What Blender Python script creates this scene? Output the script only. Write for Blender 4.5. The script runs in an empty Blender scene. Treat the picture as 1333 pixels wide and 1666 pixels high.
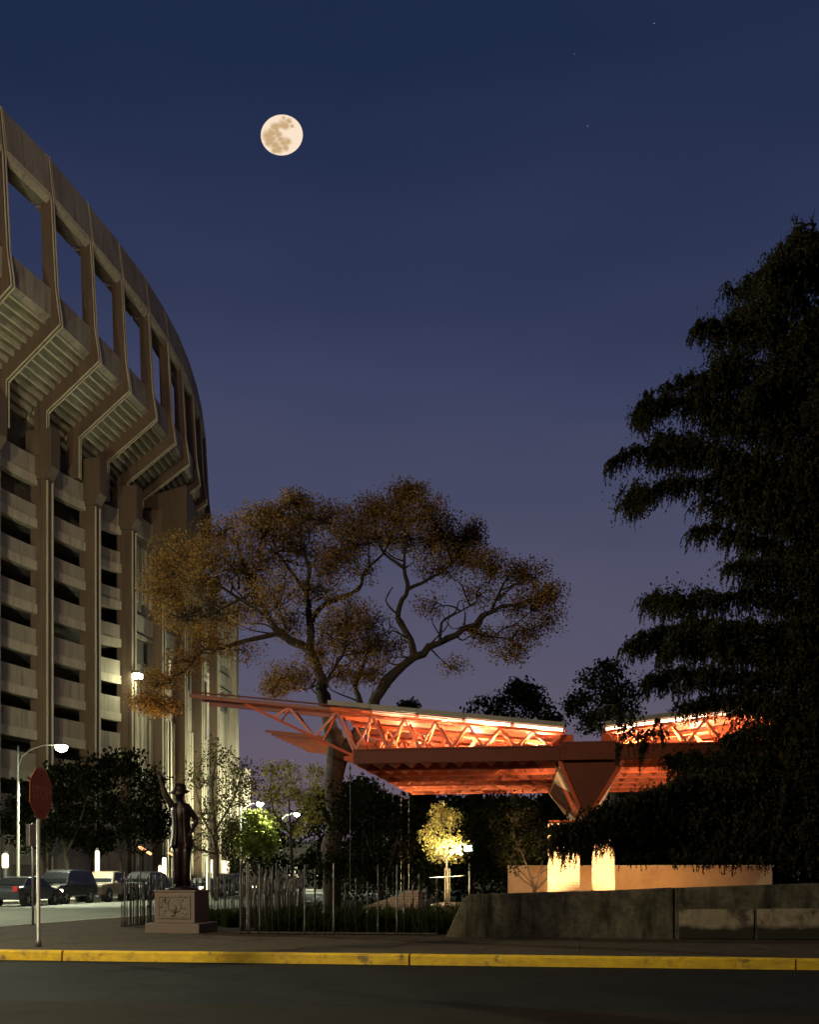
import bpy, bmesh, math, random
import numpy as np
from mathutils import Vector, Matrix
R = math.radians
scene = bpy.context.scene
COL = scene.collection
rng = np.random.default_rng(7)
random.seed(7)

# ------------------------------------------------------------------ camera
EYE = 1.1                 # eye height above the far pavement (z = 0)
FP = 1750.0               # focal length in photo pixels
HOR = 1433.0              # photo row of the horizon
cam = bpy.data.cameras.new('camera')
cam_o = bpy.data.objects.new('camera', cam); COL.objects.link(cam_o)
cam_o.location = (0, 0, EYE); cam_o.rotation_euler = (R(90), 0, 0)
cam.sensor_fit = 'AUTO'; cam.sensor_width = 36
cam.lens = 36 * FP / 1666.0; cam.shift_y = (HOR - 833.0) / 1666.0
cam.clip_start = 0.1; cam.clip_end = 9000
scene.camera = cam_o

# ------------------------------------------------------------------ dusk sky, moonlight, exposure
def lin(r, g, b):
    f = lambda c: (c/255/12.92) if c/255 <= .04045 else ((c/255+.055)/1.055)**2.4
    return (f(r), f(g), f(b), 1)
w = bpy.data.worlds.new('World'); scene.world = w; w.use_nodes = True
nt = w.node_tree; nt.nodes.clear()
out = nt.nodes.new('ShaderNodeOutputWorld'); bg = nt.nodes.new('ShaderNodeBackground')
tc = nt.nodes.new('ShaderNodeTexCoord'); sep = nt.nodes.new('ShaderNodeSeparateXYZ')
ramp = nt.nodes.new('ShaderNodeValToRGB')
nz = nt.nodes.new('ShaderNodeTexNoise'); nz.inputs['Scale'].default_value = 2.2; nz.inputs['Detail'].default_value = 3
mp = nt.nodes.new('ShaderNodeMapping'); mp.inputs['Scale'].default_value = (1, 1, 4)
add = nt.nodes.new('ShaderNodeMath'); add.operation = 'MULTIPLY_ADD'
nt.links.new(tc.outputs['Generated'], sep.inputs[0]); nt.links.new(tc.outputs['Generated'], mp.inputs[0])
nt.links.new(mp.outputs[0], nz.inputs['Vector'])
nt.links.new(nz.outputs[0], add.inputs[0]); add.inputs[1].default_value = .20
sub = nt.nodes.new('ShaderNodeMath'); sub.operation = 'SUBTRACT'; sub.inputs[1].default_value = .10
nt.links.new(sep.outputs[2], sub.inputs[0]); nt.links.new(sub.outputs[0], add.inputs[2])
nt.links.new(add.outputs[0], ramp.inputs[0]); nt.links.new(ramp.outputs[0], bg.inputs[0])
SKY = [(0.0, (107, 93, 104)), (.13, (98, 89, 105)), (.19, (90, 86, 106)), (.27, (80, 80, 104)), (.395, (60, 66, 95)), (.51, (45, 54, 84)), (.63, (29, 42, 72)), (1.0, (20, 30, 54))]
cr = ramp.color_ramp
while len(cr.elements) < len(SKY): cr.elements.new(.5)
for e, (p, c) in zip(cr.elements, SKY): e.position = p; e.color = lin(*c)
bg.inputs[1].default_value = 1.0
# a very low twilight Nishita sky adds the physical blue of dusk on top of the gradient
sky = nt.nodes.new('ShaderNodeTexSky'); sky.sky_type = 'NISHITA'; sky.sun_disc = False
sky.sun_elevation = R(-6); sky.sun_rotation = R(200)
bg2 = nt.nodes.new('ShaderNodeBackground'); bg2.inputs[1].default_value = .05
nt.links.new(sky.outputs[0], bg2.inputs[0])
addsh = nt.nodes.new('ShaderNodeAddShader')
nt.links.new(bg.outputs[0], addsh.inputs[0]); nt.links.new(bg2.outputs[0], addsh.inputs[1])
nt.links.new(addsh.outputs[0], out.inputs[0])
sun = bpy.data.lights.new('moonlight', 'SUN'); sun.energy = .02; sun.angle = R(.5); sun.color = (.85, .9, 1)
sun_o = bpy.data.objects.new('moonlight', sun); COL.objects.link(sun_o)
sun_o.rotation_euler = Vector((-.119, 1, .693)).to_track_quat('Z', 'Y').to_euler()
vs = scene.view_settings
vs.view_transform = 'Standard'; vs.look = 'None'; vs.gamma = 1; vs.exposure = 0; vs.use_curve_mapping = False
scene.render.engine = 'CYCLES'
scene.cycles.use_denoising = True
scene.cycles.max_bounces = 6; scene.cycles.diffuse_bounces = 3; scene.cycles.transparent_max_bounces = 6
scene.cycles.sample_clamp_indirect = 4.0
scene.cycles.use_light_tree = True

# lamp powers in watts, one place to tune
LW = dict(far=12000, dist=12000, offl=20000, near=6500, wall=450, up=1100, flood=1700, sap=5000, mast=95000, oak=3500)

# ------------------------------------------------------------------ helpers
def P(px, py, D):                       # a point of the photograph at depth D metres
    return Vector(((px-666.5)/FP*D, D, EYE+(HOR-py)/FP*D))
YAW = R(9.0); CY, SY = math.cos(YAW), math.sin(YAW)
def G(gx, gy, z=0.0):                   # the street grid (9 degrees off the view axis) to world
    return Vector((gx*CY+gy*SY, -gx*SY+gy*CY, z))
GR = -YAW

class MB:
    def __init__(s): s.v = []; s.f = []
    def add(s, vs, fs):
        o = len(s.v); s.v += [tuple(p) for p in vs]; s.f += [tuple(i+o for i in f) for f in fs]; return s
    def box(s, x0, x1, y0, y1, z0, z1):
        return s.add([(x0,y0,z0),(x1,y0,z0),(x1,y1,z0),(x0,y1,z0),(x0,y0,z1),(x1,y0,z1),(x1,y1,z1),(x0,y1,z1)],
                     [(3,2,1,0),(4,5,6,7),(0,1,5,4),(1,2,6,5),(2,3,7,6),(3,0,4,7)])
    def extr(s, pts, vec):              # polygon swept along vec
        n = len(pts); vec = Vector(vec); a = [Vector(p) for p in pts]; b = [p+vec for p in a]
        return s.add(a+b, [tuple(range(n))[::-1], tuple(range(n, 2*n))]+[(i, (i+1) % n, n+(i+1) % n, n+i) for i in range(n)])
    def loft(s, A, B):
        n = len(A)
        return s.add(list(A)+list(B), [tuple(range(n))[::-1], tuple(range(n, 2*n))]+[(i, (i+1) % n, n+(i+1) % n, n+i) for i in range(n)])
    def bar(s, p, q, w, h=None, up=(0, 0, 1)):
        h = h or w; p = Vector(p); q = Vector(q); d = (q-p).normalized(); up = Vector(up)
        if abs(d.dot(up)) > .99: up = Vector((1, 0, 0))
        a = d.cross(up).normalized()*w/2; b = a.cross(d).normalized()*h/2
        return s.loft([p-a-b, p+a-b, p+a+b, p-a+b], [q-a-b, q+a-b, q+a+b, q-a+b])
    def tube(s, pts, rad, n=6):
        pts = [Vector(p) for p in pts]; rad = [rad]*len(pts) if not hasattr(rad, '__len__') else rad
        rings = []; ref = None
        for i, p in enumerate(pts):
            d = (pts[min(i+1, len(pts)-1)]-pts[max(i-1, 0)]).normalized()
            if ref is None: ref = Vector((1, 0, 0)) if abs(d.x) < .8 else Vector((0, 1, 0))
            a = d.cross(ref).normalized(); b = d.cross(a); ref = -d.cross(a).cross(d).normalized() if False else ref
            rings.append([p+(a*math.cos(t)+b*math.sin(t))*rad[i] for t in [2*math.pi*k/n for k in range(n)]])
        o = len(s.v)
        for r in rings: s.v += [tuple(p) for p in r]
        for i in range(len(rings)-1):
            for k in range(n):
                s.f.append((o+i*n+k, o+i*n+(k+1) % n, o+(i+1)*n+(k+1) % n, o+(i+1)*n+k))
        s.f.append(tuple(o+k for k in range(n))[::-1]); s.f.append(tuple(o+(len(rings)-1)*n+k for k in range(n)))
        return s
    def lathe(s, prof, c=(0, 0, 0), n=12):   # prof: (r, z)
        o = len(s.v); cx, cy, cz = c
        for r, z in prof:
            s.v += [(cx+r*math.cos(2*math.pi*k/n), cy+r*math.sin(2*math.pi*k/n), cz+z) for k in range(n)]
        for i in range(len(prof)-1):
            for k in range(n): s.f.append((o+i*n+k, o+i*n+(k+1) % n, o+(i+1)*n+(k+1) % n, o+(i+1)*n+k))
        s.f.append(tuple(o+k for k in range(n))[::-1]); s.f.append(tuple(o+(len(prof)-1)*n+k for k in range(n)))
        return s
    def mesh(s, name, mat, smooth=False, off=None, fix=True):
        me = bpy.data.meshes.new(name)
        v = s.v if off is None else [(a-off[0], b-off[1], c-off[2]) for a, b, c in s.v]
        me.from_pydata(v, [], s.f)
        if fix:
            bm = bmesh.new(); bm.from_mesh(me); bmesh.ops.recalc_face_normals(bm, faces=bm.faces); bm.to_mesh(me); bm.free()
        if smooth: me.polygons.foreach_set('use_smooth', [True]*len(me.polygons))
        me.materials.append(mat); return me
    def build(s, name, mat, parent=None, smooth=False, off=None, bevel=0, fix=True):
        return put(name, s.mesh(name, mat, smooth, off, fix), parent, bevel=bevel)

def put(name, me, parent=None, loc=(0, 0, 0), rz=0, bevel=0):
    o = bpy.data.objects.new(name, me); COL.objects.link(o); o.location = loc; o.rotation_euler = (0, 0, rz)
    if parent: o.parent = parent
    if bevel:
        m = o.modifiers.new('bevel', 'BEVEL'); m.width = bevel; m.segments = 2; m.limit_method = 'ANGLE'
    return o
def tag(o, label, cat, group=None):
    o['label'] = label; o['category'] = cat
    if group: o['group'] = group
    return o
def thing(name, label, cat, loc=(0, 0, 0), rz=0, group=None):
    o = bpy.data.objects.new(name, None); COL.objects.link(o); o.location = loc; o.rotation_euler = (0, 0, rz)
    o.empty_display_size = .3
    return tag(o, label, cat, group)
def struct(o): o['kind'] = 'structure'; return o
def copy_tree(o, parent=None):
    c = o.copy(); COL.objects.link(c); c.parent = parent
    for ch in list(o.children): copy_tree(ch, c)
    return c
def lamp(name, kind, energy, color, loc, parent=None, size=.1, rot=None, spot=None, blend=.5):
    l = bpy.data.lights.new(name, kind); l.energy = energy; l.color = color
    if kind == 'AREA': l.size = size
    else: l.shadow_soft_size = size
    if spot: l.spot_size = R(spot); l.spot_blend = blend
    o = bpy.data.objects.new(name, l); COL.objects.link(o); o.location = loc
    if rot is not None: o.rotation_euler = rot
    if parent: o.parent = parent
    return o
def aim(d): return Vector(d).to_track_quat('-Z', 'Y').to_euler()

# ------------------------------------------------------------------ materials
def mat(name, col, rough=.8, metal=0, var=.25, scale=3.0, bump=.0, stain=None, stain_scale=.4, stain_lo=.5, stain_hi=.7, coords='Object', spec=.4, stretch=(1, 1, 1), streak=None, streak_scale=(2.2, 2.2, .10), streak_rng=(.52, .72), cracks=0, moss=None):
    m = bpy.data.materials.new(name); m.use_nodes = True; n = m.node_tree; L = n.links
    b = n.nodes['Principled BSDF']; b.inputs['Roughness'].default_value = rough; b.inputs['Metallic'].default_value = metal
    b.inputs['Specular IOR Level'].default_value = spec
    t = n.nodes.new('ShaderNodeTexCoord'); mpn = n.nodes.new('ShaderNodeMapping'); mpn.inputs['Scale'].default_value = stretch
    L.new(t.outputs[coords], mpn.inputs[0])
    ns = n.nodes.new('ShaderNodeTexNoise'); ns.inputs['Scale'].default_value = scale; ns.inputs['Detail'].default_value = 6; ns.inputs['Roughness'].default_value = .65
    L.new(mpn.outputs[0], ns.inputs['Vector'])
    r = n.nodes.new('ShaderNodeValToRGB')
    r.color_ramp.elements[0].position = .3; r.color_ramp.elements[1].position = .72
    r.color_ramp.elements[0].color = tuple(c*(1-var) for c in col)+(1,); r.color_ramp.elements[1].color = tuple(min(1, c*(1+var)) for c in col)+(1,)
    L.new(ns.outputs[0], r.inputs[0]); last = r.outputs[0]
    if stain:
        s2 = n.nodes.new('ShaderNodeTexNoise'); s2.inputs['Scale'].default_value = stain_scale; s2.inputs['Detail'].default_value = 8; s2.inputs['Roughness'].default_value = .7
        L.new(mpn.outputs[0], s2.inputs['Vector'])
        r2 = n.nodes.new('ShaderNodeValToRGB'); r2.color_ramp.elements[0].position = stain_lo; r2.color_ramp.elements[1].position = stain_hi
        L.new(s2.outputs[0], r2.inputs[0])
        mx = n.nodes.new('ShaderNodeMix'); mx.data_type = 'RGBA'; L.new(r2.outputs[0], mx.inputs[0]); L.new(last, mx.inputs[6]); mx.inputs[7].default_value = tuple(stain)+(1,)
        last = mx.outputs[2]
    if streak:
        m3 = n.nodes.new('ShaderNodeMapping'); m3.inputs['Scale'].default_value = streak_scale; L.new(t.outputs[coords], m3.inputs[0])
        s3 = n.nodes.new('ShaderNodeTexNoise'); s3.inputs['Scale'].default_value = 1.0; s3.inputs['Detail'].default_value = 7; s3.inputs['Roughness'].default_value = .7; L.new(m3.outputs[0], s3.inputs['Vector'])
        r3 = n.nodes.new('ShaderNodeValToRGB'); r3.color_ramp.elements[0].position = streak_rng[0]; r3.color_ramp.elements[1].position = streak_rng[1]; L.new(s3.outputs[0], r3.inputs[0])
        x3 = n.nodes.new('ShaderNodeMix'); x3.data_type = 'RGBA'; L.new(r3.outputs[0], x3.inputs[0]); L.new(last, x3.inputs[6]); x3.inputs[7].default_value = tuple(streak)+(1,); last = x3.outputs[2]
    if moss:                               # (colour, height, ragged amount): growth creeping up from the foot
        sz = n.nodes.new('ShaderNodeSeparateXYZ'); L.new(t.outputs[coords], sz.inputs[0])
        mn = n.nodes.new('ShaderNodeTexNoise'); mn.inputs['Scale'].default_value = 2.6; mn.inputs['Detail'].default_value = 7; L.new(t.outputs[coords], mn.inputs['Vector'])
        ma_ = n.nodes.new('ShaderNodeMath'); ma_.operation = 'MULTIPLY_ADD'; ma_.inputs[1].default_value = moss[2]; L.new(mn.outputs[0], ma_.inputs[0]); L.new(sz.outputs[2], ma_.inputs[2])
        mr_ = n.nodes.new('ShaderNodeMapRange'); mr_.inputs[1].default_value = moss[1]+moss[2]*.5-.05; mr_.inputs[2].default_value = moss[1]+moss[2]*.5+.05; mr_.inputs[3].default_value = 1; mr_.inputs[4].default_value = 0; L.new(ma_.outputs[0], mr_.inputs[0])
        mx_ = n.nodes.new('ShaderNodeMix'); mx_.data_type = 'RGBA'; L.new(mr_.outputs[0], mx_.inputs[0]); L.new(last, mx_.inputs[6]); mx_.inputs[7].default_value = tuple(moss[0])+(1,); last = mx_.outputs[2]
    if cracks:
        dn = n.nodes.new('ShaderNodeTexNoise'); dn.inputs['Scale'].default_value = 1.3; dn.inputs['Detail'].default_value = 5; L.new(t.outputs[coords], dn.inputs['Vector'])
        vm = n.nodes.new('ShaderNodeVectorMath'); vm.operation = 'MULTIPLY_ADD'; vm.inputs[1].default_value = (1.2, 1.2, 0); L.new(dn.outputs['Color'], vm.inputs[0]); L.new(t.outputs[coords], vm.inputs[2])
        vo = n.nodes.new('ShaderNodeTexVoronoi'); vo.feature = 'DISTANCE_TO_EDGE'; vo.inputs['Scale'].default_value = cracks; L.new(vm.outputs[0], vo.inputs['Vector'])
        rc = n.nodes.new('ShaderNodeValToRGB'); rc.color_ramp.elements[0].position = .0; rc.color_ramp.elements[1].position = .014; rc.color_ramp.elements[0].color = (.3, .3, .3, 1); rc.color_ramp.elements[1].color = (1, 1, 1, 1); L.new(vo.outputs['Distance'], rc.inputs[0])
        xc = n.nodes.new('ShaderNodeMix'); xc.data_type = 'RGBA'; xc.blend_type = 'MULTIPLY'; xc.inputs[0].default_value = 1; L.new(last, xc.inputs[6]); L.new(rc.outputs[0], xc.inputs[7]); last = xc.outputs[2]
    L.new(last, b.inputs['Base Color'])
    if bump:
        bp = n.nodes.new('ShaderNodeBump'); bp.inputs['Strength'].default_value = bump; bp.inputs['Distance'].default_value = .02
        n2 = n.nodes.new('ShaderNodeTexNoise'); n2.inputs['Scale'].default_value = scale*6; n2.inputs['Detail'].default_value = 4
        L.new(mpn.outputs[0], n2.inputs['Vector']); L.new(n2.outputs[0], bp.inputs['Height']); L.new(bp.outputs[0], b.inputs['Normal'])
    return m
def glow(name, col, strength):
    m = bpy.data.materials.new(name); m.use_nodes = True; b = m.node_tree.nodes['Principled BSDF']
    b.inputs['Base Color'].default_value = (.6, .6, .6, 1)
    b.inputs['Emission Color'].default_value = tuple(col)+(1,); b.inputs['Emission Strength'].default_value = strength
    return m
def leafmat(name, col, var=.5, trans=.25, hue=(1.0, 1.0, 1.0)):
    m = bpy.data.materials.new(name); m.use_nodes = True; n = m.node_tree; L = n.links; n.nodes.clear()
    o = n.nodes.new('ShaderNodeOutputMaterial'); g = n.nodes.new('ShaderNodeNewGeometry'); r = n.nodes.new('ShaderNodeValToRGB')
    r.color_ramp.elements[0].color = tuple(c*(1-var) for c in col)+(1,)
    r.color_ramp.elements[1].color = tuple(c*(1+var)*h for c, h in zip(col, hue))+(1,)
    L.new(g.outputs['Random Per Island'], r.inputs[0])
    d = n.nodes.new('ShaderNodeBsdfDiffuse'); t = n.nodes.new('ShaderNodeBsdfTranslucent'); mx = n.nodes.new('ShaderNodeMixShader'); mx.inputs[0].default_value = trans
    L.new(r.outputs[0], d.inputs[0]); L.new(r.outputs[0], t.inputs[0]); L.new(d.outputs[0], mx.inputs[1]); L.new(t.outputs[0], mx.inputs[2]); L.new(mx.outputs[0], o.inputs[0])
    return m
M = dict(
    asphalt=mat('asphalt', (.0145, .0135, .0115), .8, var=.5, scale=38, bump=.7, stain=(.007, .0068, .006), stain_scale=.7, stain_lo=.42, stain_hi=.66, cracks=.42, spec=.08),
    asphalt2=mat('asphalt_lamplit', (.12, .118, .092), .75, var=.25, scale=8, bump=.3, stain=(.075, .075, .062), stain_scale=.3),  # pale tone carries part of the lamp light on the side street
    gutter=mat('gutter_concrete', (.024, .018, .011), .9, var=.7, scale=55, bump=.9, stain=(.012, .0095, .0065), stain_scale=1.5, spec=.08),
    soil=mat('soil', (.05, .04, .025), .95, var=.4, scale=6, bump=.5, spec=.08),
    pave=mat('pavement', (.058, .042, .026), .9, var=.25, scale=14, bump=.4, stain=(.034, .024, .015), stain_scale=.9, cracks=.5, spec=.08),
    plaza=mat('plaza_paving', (.35, .25, .17), .8, var=.2, scale=5, bump=.3),
    yellow=mat('kerb_yellow', (.60, .38, .01), .6, var=.18, scale=7, bump=.5, stain=(.13, .085, .03), stain_scale=3.4, stain_lo=.56, stain_hi=.66, streak=(.3, .18, .02), streak_scale=(1.4, 1.4, 5), streak_rng=(.5, .75)),
    kerb=mat('kerb_concrete', (.32, .29, .24), .9, var=.25, scale=9, bump=.4),
    conc=mat('concrete', (.31, .26, .19), .85, var=.16, scale=.7, bump=.15, stain=(.17, .14, .1), stain_scale=.25, stain_lo=.45, stain_hi=.75, stretch=(1, 1, .35), streak=(.12, .095, .065)),
    conc_rust=mat('concrete_brown', (.108, .068, .041), .85, var=.2, scale=.6, bump=.15, stain=(.062, .043, .029), stain_scale=.35, stain_lo=.45, stain_hi=.75, stretch=(1, 1, .3), streak=(.05, .034, .022)),
    conc_light=mat('concrete_light', (.40, .34, .24), .85, var=.14, scale=1.2, stain=(.26, .22, .16), stain_scale=.5, stain_lo=.55, stain_hi=.8, stretch=(1, 1, .4), streak=(.2, .165, .115), streak_scale=(2.6, 2.6, .2)),
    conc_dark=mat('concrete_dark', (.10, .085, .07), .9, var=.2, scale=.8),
    oldwall=mat('weathered_concrete', (.11, .093, .06), .9, var=.4, scale=9, bump=.9, stain=(.04, .035, .021), stain_scale=2.4, stain_lo=.42, stain_hi=.66, streak=(.02, .018, .011), streak_scale=(3.2, 3.2, .5), streak_rng=(.5, .66), spec=.08),
    wallpanel=mat('wall_panel', (.24, .195, .12), .9, var=.3, scale=8, bump=.5, stain=(.06, .05, .032), stain_scale=1.6, streak=(.1, .084, .052), streak_scale=(2.6, 2.6, .4), streak_rng=(.54, .68), moss=((.03, .027, .016), .24, .3), stain_lo=.5, stain_hi=.62, spec=.08),
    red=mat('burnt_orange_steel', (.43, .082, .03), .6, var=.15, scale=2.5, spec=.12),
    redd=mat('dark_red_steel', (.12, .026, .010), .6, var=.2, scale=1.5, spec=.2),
    roofm=mat('roof_sheet', (.2, .18, .13), .6, var=.2, scale=2),
    pale_sheen=mat('steel_pale_sheen', (.66, .54, .42), .42, metal=.55, var=.1, scale=1.5, bump=.15),  # pale tone stands in for the lit reflection on the wedge sides
    metal=mat('galvanised_pole', (.25, .235, .2), .45, metal=.7, var=.2, scale=5),
    ironrod=mat('fence_iron', (.055, .045, .035), .5, metal=.3, var=.6, scale=9),
    dark=mat('dark_metal', (.03, .03, .03), .5, metal=.3),
    bronze=mat('bronze', (.016, .008, .0045), .4, metal=.6, var=.5, scale=5, bump=.3),
    granite=mat('pink_granite', (.155, .115, .083), .6, var=.3, scale=40, bump=.2),
    relief=mat('plinth_relief', (.16, .125, .085), .6, var=.4, scale=9, bump=.6),
    bark=mat('bark', (.034, .022, .0125), .95, var=.6, scale=12, bump=1.0, stretch=(1, 1, .35)),
    bark_d=mat('bark_dark', (.026, .019, .012), .95, var=.4, scale=9, bump=.8, stretch=(1, 1, .35)),
    glass=mat('window_glass', (.01, .012, .014), .12, var=.1, spec=.35),
    stop=mat('sign_red', (.5, .1, .035), .35, var=.25, scale=8, stretch=(6, 6, .6)),
    white=mat('sign_white', (.7, .62, .5), .45, var=.1),
    tyre=mat('tyre', (.015, .015, .015), .9), rim=mat('rim', (.35, .35, .34), .35, metal=.8),
    bnum=mat('number_paint', (.4, .38, .32), .7),
)
def brickmat(name, a, b, mort, scale=1):
    m = bpy.data.materials.new(name); m.use_nodes = True; n = m.node_tree; L = n.links; p = n.nodes['Principled BSDF']; p.inputs['Roughness'].default_value = .85
    t = n.nodes.new('ShaderNodeTexCoord'); sx = n.nodes.new('ShaderNodeSeparateXYZ'); ad = n.nodes.new('ShaderNodeMath'); cb = n.nodes.new('ShaderNodeCombineXYZ')
    L.new(t.outputs['Object'], sx.inputs[0]); L.new(sx.outputs[0], ad.inputs[0]); L.new(sx.outputs[1], ad.inputs[1]); L.new(ad.outputs[0], cb.inputs[0]); L.new(sx.outputs[2], cb.inputs[1])
    k = n.nodes.new('ShaderNodeTexBrick'); k.inputs['Scale'].default_value = scale
    k.inputs['Color1'].default_value = a+(1,); k.inputs['Color2'].default_value = b+(1,); k.inputs['Mortar'].default_value = mort+(1,)
    k.inputs['Brick Width'].default_value = .215; k.inputs['Row Height'].default_value = .075; k.inputs['Mortar Size'].default_value = .007
    L.new(cb.outputs[0], k.inputs['Vector']); L.new(k.outputs[0], p.inputs['Base Color'])
    bp = n.nodes.new('ShaderNodeBump'); bp.inputs['Strength'].default_value = .6; bp.inputs['Distance'].default_value = .01; bp.invert = True
    L.new(k.outputs[1], bp.inputs['Height']); L.new(bp.outputs[0], p.inputs['Normal'])
    return m
M['brick'] = brickmat('brick', (.42, .3, .2), (.36, .25, .16), (.16, .12, .08))
M['bulb_cool'] = glow('lamp_bulb_cool', (.9, 1, .68), 60)
M['bulb_warm'] = glow('lamp_bulb_warm', (1, .72, .36), 12)
M['bulb_gold'] = glow('lamp_bulb_gold', (1, .8, .42), 3)
M['strip'] = glow('strip_light', (1, .72, .45), 9)
M['downlight'] = glow('downlight', (1, .75, .5), 4)
M['win_lit'] = glow('lit_window', (1, .62, .2), .45)
M['door_lit'] = glow('lit_doorway', (1, .8, .45), .9)
M['orange_lamp'] = glow('orange_lamp', (1, .42, .16), 2.5)
M['head'] = glow('car_lamp_lit', (1, .85, .6), 9)
M['stopb'] = mat('sign_border', (.62, .3, .17), .4, var=.2)
M['pole_pale'] = mat('pale_pole', (.62, .55, .4), .5, metal=.2, var=.1)
M['strip_dim'] = glow('strip_light_dim', (1, .6, .32), .8)
M['star'] = glow('star_light', (.8, .85, 1), .35)
M['tail'] = mat('tail_lens', (.3, .01, .01), .3)
M['paint_black'] = mat('car_paint_black', (.012, .013, .016), .25, var=.1, spec=.6)
M['paint_tan'] = mat('car_paint_tan', (.16, .12, .08), .35, var=.1, spec=.5)
M['paint_grey'] = mat('car_paint_grey', (.05, .05, .052), .3, var=.1, spec=.5)
M['paint_silver'] = mat('car_paint_silver', (.3, .3, .29), .35, metal=.4, var=.1)
M['leaf_oak'] = leafmat('oak_leaves', (.18, .11, .038), .6, .3, (1.1, 1.0, .85))
M['leaf_dark'] = leafmat('dark_leaves', (.009, .0105, .0045), .5)
M['leaf_olive'] = leafmat('olive_leaves', (.06, .055, .02), .5)
M['leaf_green'] = leafmat('green_leaves', (.13, .15, .03), .5)
M['leaf_gold'] = leafmat('golden_leaves', (.2, .165, .045), .5)
M['leaf_sap'] = leafmat('sapling_leaves', (.26, .21, .07), .4, .35)
M['leaf_cyp'] = leafmat('cypress_needles', (.027, .026, .011), .7, .12)
M['leaf_grass'] = leafmat('grass_blades', (.02, .026, .008), .5)
M['conc_olive'] = mat('concrete_olive_shaded', (.15, .13, .07), .9, var=.2, scale=1.0)  # darker olive puts shade between the seating steps into the colour
M['slat'] = mat('louvre_red_shaded', (.2, .045, .02), .55, var=.2, scale=2.5)  # pavilion steel darkened to carry the shade between the lit louvres
M['coffer'] = mat('coffer_red', (.27, .055, .025), .55, var=.15, scale=2.0, spec=.3)
M['beam'] = mat('beam_orange_lit', (.5, .115, .05), .5, var=.12, scale=2.5)  # lighter copy of the pavilion steel, lamp light put into the colour
M['buff'] = mat('buff_masonry', (.4, .29, .18), .85, var=.12, scale=5, bump=.3, stain=(.3, .2, .12), stain_scale=1.2)
M['strip_mid'] = glow('strip_light_mid', (1, .66, .38), 2.2)

# ================================================================== SETTING
ground = struct(MB().box(-900, 900, -60, 4000, -.6, -.2).build('ground', M['soil']))
# main road and the side street are sheets a little above the ground
def gsheet(name, poly, z, m, th=.03):
    return struct(MB().extr([G(x, y, z-th) for x, y in poly], (0, 0, th)).build(name, m))
gsheet('road', [(-60, 10.4), (40, 10.4), (40, 15.75), (-60, 15.75)], -.15, M['asphalt'])
gsheet('near_gutter', [(-60, -8), (40, -8), (40, 10.38), (-60, 10.38)], -.143, M['gutter'])
gsheet('side_street', [(-29.8, 15.752), (-13.86, 15.752), (-13.86, 240), (-29.8, 240)], -.15, M['asphalt2'])
gsheet('far_pavement', [(-46, 15.9), (-29.8, 15.9), (-29.8, 240), (-46, 240)], 0.0, M['kerb'], .16)
# pavement: bed sheet with slabs laid on it
gsheet('pavement', [(-11.4, 15.95), (40, 15.95), (40, 21.35), (-13.7, 21.35), (-13.7, 18.2), (-13.1, 16.8), (-12.4, 16.2)], -.008, M['pave'], .15)
pav = bpy.data.objects['pavement']
gsheet('corner_pavement', [(-13.7, 21.36), (-8.6, 21.36), (-8.6, 60), (-13.7, 60)], 0.0, M['pave'], .16)
for j, (y0, y1) in enumerate([(15.96, 17.74), (17.76, 19.54), (19.56, 21.33)]):
    for i in range(-9, 12):
        x0 = i*1.5+.007
        sl = MB().extr([G(x, y, -.006) for x, y in [(x0, y0), (x0+1.486, y0), (x0+1.486, y1), (x0, y1)]], (0, 0, .006+random.uniform(-.002, .003))).build('paving_slab', M['pave'], pav)
# kerb: one run of cast segments
kerb = bpy.data.objects.new('kerb', None); COL.objects.link(kerb); struct(kerb)
def kseg(x0, x1, m):
    prof = [(15.75, -.16), (15.765, -.02), (15.785, 0.0), (15.81, .008), (15.94, .008), (15.945, -.16)]
    n = max(2, int((x1-x0)/.5)); b = MB()
    rows = [[G(x0+(x1-x0)*k/n, y+random.uniform(-.004, .004), z+random.uniform(-.004, .003)) for y, z in prof] for k in range(n+1)]
    for a, c in zip(rows[:-1], rows[1:]): 
        b.add(a+c, [(i, i+1, 7+i, 6+i) for i in range(5)])
    b.add(rows[0], [tuple(range(6))]); b.add(rows[-1], [tuple(range(6))[::-1]])
    return b.build('kerb_segment', m, kerb)
for x0, x1 in [(-11.4, -8.02), (-7.985, -2.515), (-2.485, 2.99), (3.015, 8.49), (8.515, 14), (14.02, 24)]: kseg(x0, x1, M['yellow'])
# side-street kerb: corner curve and straight run, plain concrete
crv = [(-11.42, 15.85), (-12.4, 16.12), (-13.15, 16.75), (-13.62, 17.6), (-13.78, 18.6), (-13.78, 26), (-13.78, 34), (-13.78, 46), (-13.78, 60)]
for a, c in zip(crv[:-1], crv[1:]):
    MB().bar(G(a[0], a[1], -.075), G(c[0], c[1], -.075), .15, .17).build('kerb_segment', M['kerb'], kerb)
for k in range(12):
    MB().bar(G(-29.72, 16+k*14, -.07), G(-29.72, 16+k*14+13.97, -.07), .15, .17).build('kerb_segment', M['kerb'], kerb)
# garden bed, plaza floor
gsheet('garden_bed', [(-8.58, 21.5), (30, 21.5), (30, 60), (-8.58, 60)], -.01, M['soil'], .1)
gsheet('plaza', [(-5.2, 27.2), (12, 27.2), (12, 41), (-5.2, 41)], .28, M['plaza'], .3)

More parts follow.
